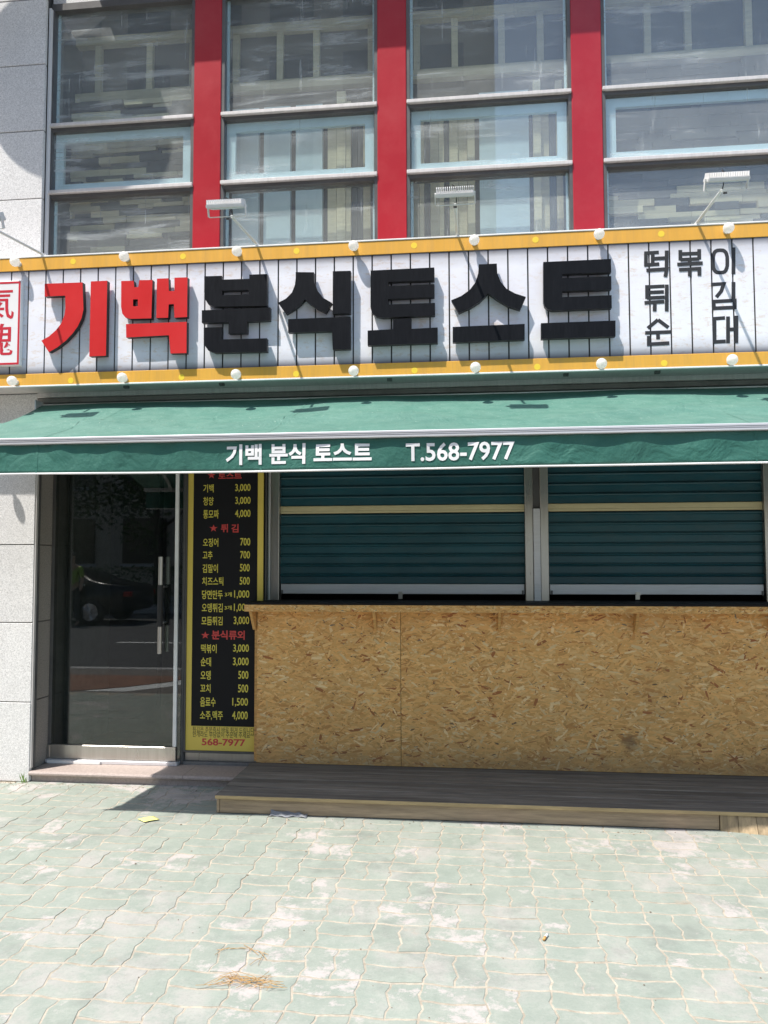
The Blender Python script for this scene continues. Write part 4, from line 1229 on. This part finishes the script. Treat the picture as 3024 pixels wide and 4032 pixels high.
# parked dark saloon, rear end to the right in the mirror image
car = empty('parked_car', (-10.85, -8.9, -.145), 'black saloon car on the road, mirrored in the glass door', 'car')
def car_body():
    # stations from tail (x=0) to nose (x=4.8): x, half width, sill z, belt z, roof z (0 = no cabin)
    st = [(0, .62, .42, .78, .86), (.12, .78, .34, .90, .97), (.55, .86, .26, .95, 1.02), (.95, .89, .22, .96, 1.10), (1.35, .90, .20, .95, 1.32), (1.9, .91, .20, .94, 1.43),
          (2.5, .91, .20, .93, 1.45), (3.0, .91, .20, .92, 1.38), (3.45, .90, .20, .91, 1.12), (3.75, .89, .22, .90, .96), (4.3, .86, .26, .80, .85), (4.65, .78, .32, .66, .70), (4.8, .60, .40, .58, .60)]
    V = []; F = []
    n = 12
    for x, w, a, b, c in st:
        cab = c - b
        wr = w * (.70 if cab > .2 else .9)
        ring = [(-w * .9, a), (-w, a + .12), (-w, (a + b) / 2 + .06), (-w * .97, b), (-(w * .97 + wr) / 2, b + cab * .5), (-wr * .95, b + cab * .93), (0 - wr * .4, c), (wr * .4, c), (wr * .95, b + cab * .93), ((w * .97 + wr) / 2, b + cab * .5), (w * .97, b), (w, (a + b) / 2 + .06), (w, a + .12), (w * .9, a)]
        n = len(ring)
        V += [(x, y, z) for y, z in ring]
    for i in range(len(st) - 1):
        for j in range(n):
            p = i * n + j; q = i * n + (j + 1) % n
            F.append((p, q, q + n, p + n))
    F.append(tuple(reversed(range(n)))); F.append(tuple(range((len(st) - 1) * n, len(st) * n)))
    return V, F
CX, CY, CZ = -8.45, -8.9, -.145
V, F = car_body()
body = put('body', [(CX - x, CY + y, CZ + z) for x, y, z in V], F, 'car_black', car, True)
for s in (1, -1):
    yy = CY + s * .885
    side = [(1.15, .98), (1.50, 1.28), (1.95, 1.375), (2.55, 1.38), (3.02, 1.31), (3.50, .98)]
    Vs = []
    for x, z in side:
        cab = (z - .95) / .45
        Vs.append((CX - x, CY + s * (.905 - .235 * max(0, cab) + .012), CZ + z))
    put('side_window', Vs, [tuple(range(len(Vs)))], 'car_glass', body)
    MB().tube(Vs + [Vs[0]], .012, 5, False).build('window_trim', 'chrome', body, True)
    MB().tube([(CX - .7, CY + s * .925, CZ + .30), (CX - 4.0, CY + s * .925, CZ + .30)], .014, 5).build('sill_trim', 'chrome', body, True)
    for wx in (.98, 3.85):
        w = MB().lathe([(-.10, .22), (-.10, .30), (-.07, .325), (.07, .325), (.10, .30), (.10, .22)], (CX - wx, CY + s * .85, CZ + .328), (0, 1, 0), 24).build('wheel', 'rubber', car, True)
        rim = MB().lathe([(.0, .21), (.02, .215)], (CX - wx, CY + s * .955, CZ + .328), (0, s, 0), 20)
        for k in range(10):
            an = k * math.pi / 5; p = Vector((math.cos(an), 0, math.sin(an)))
            rim.tube([Vector((CX - wx, CY + s * .985, CZ + .328)) + p * .03, Vector((CX - wx, CY + s * .98, CZ + .328)) + p * .205], .016, 5)
        rim.build('rim', 'chrome', w)
    box('tail_lamp', CX - .20, CX - .03, CY + s * .70 - .1, CY + s * .70 + .1, CZ + .70, CZ + .82, 'tail_red', body, .01)

# worker in a hi-vis vest beside the car
def skinned(name, joints, edges, mat, parent, sub=2):
    me = bpy.data.meshes.new(name); me.from_pydata([j[:3] for j in joints], edges, []); me.materials.append(MT[mat])
    o = link(name, me, parent)
    sk = o.modifiers.new('skin', 'SKIN')
    for v, j in zip(me.skin_vertices[0].data, joints): v.radius = (j[3], j[4] if len(j) > 4 else j[3])
    me.skin_vertices[0].data[0].use_root = True
    ss = o.modifiers.new('smooth', 'SUBSURF'); ss.levels = sub; ss.render_levels = sub
    return o
px, py, pz = -9.84, -7.85, -.145
person = empty('person', (px, py, pz), 'person in a yellow-green vest and dark trousers, mirrored at the left of the door glass', 'person')
J = [(0, 0, .95, .14, .11), (0, 0, 1.18, .13, .10), (0, 0.01, 1.40, .17, .10), (0, .01, 1.50, .06), (0, .03, 1.58, .055), (0, .035, 1.68, .095, .085), (0, .03, 1.78, .07),
     (-.19, .01, 1.42, .055), (-.25, .02, 1.15, .045), (-.20, .16, .95, .036), (-.17, .22, .90, .034), (.19, .01, 1.42, .055), (.27, .03, 1.15, .045), (.30, .14, .94, .036), (.30, .19, .87, .034),
     (-.10, 0, .86, .085), (-.12, .02, .48, .06), (-.13, -.01, .08, .042), (-.13, .12, .03, .035), (.10, 0, .86, .085), (.13, .03, .48, .06), (.15, -.01, .08, .042), (.16, .12, .03, .035)]
E_ = [(0, 1), (1, 2), (2, 3), (3, 4), (4, 5), (5, 6), (2, 7), (7, 8), (8, 9), (9, 10), (2, 11), (11, 12), (12, 13), (13, 14), (0, 15), (15, 16), (16, 17), (17, 18), (0, 19), (19, 20), (20, 21), (21, 22)]
J = [(px + j[0], py + j[1], pz + j[2], *j[3:]) for j in J]
bd = skinned('body', J, E_, 'skin', person)
vj = [(px + a, py + b, pz + c, *rr_) for a, b, c, *rr_ in [(0, 0, .92, .165, .135), (0, 0, 1.18, .155, .125), (0, .01, 1.42, .185, .12), (-.20, .01, 1.41, .075), (-.255, .02, 1.16, .062), (.20, .01, 1.41, .075), (.275, .03, 1.16, .062)]]
skinned('vest', vj, [(0, 1), (1, 2), (2, 3), (3, 4), (2, 5), (5, 6)], 'hivis', person)
tj = [(px + a, py + b, pz + c, *rr_) for a, b, c, *rr_ in [(0, 0, .94, .155, .125), (-.10, 0, .84, .10), (-.12, .02, .48, .075), (-.13, 0, .10, .06), (.10, 0, .84, .10), (.13, .03, .48, .075), (.15, 0, .10, .06)]]
skinned('trousers', tj, [(0, 1), (1, 2), (2, 3), (0, 4), (4, 5), (5, 6)], 'cloth_dark', person)
hv = MB().lathe([(.02, .098), (.06, .096), (.10, .07), (.118, .02)], (px, py + .02, pz + 1.69), (0, 0, 1), 16).build('hair', 'hair', person, True)
for s in (-.033, .033): MB().lathe([(0, .011), (.004, .008)], (px + s, py + .118, pz + 1.70), (0, 1, 0), 8).build('eye', 'hair', person)
MB().lathe([(0, .016), (.02, .008)], (px, py + .115, pz + 1.665), (0, 1, 0), 8).build('nose', 'skin', person, True)
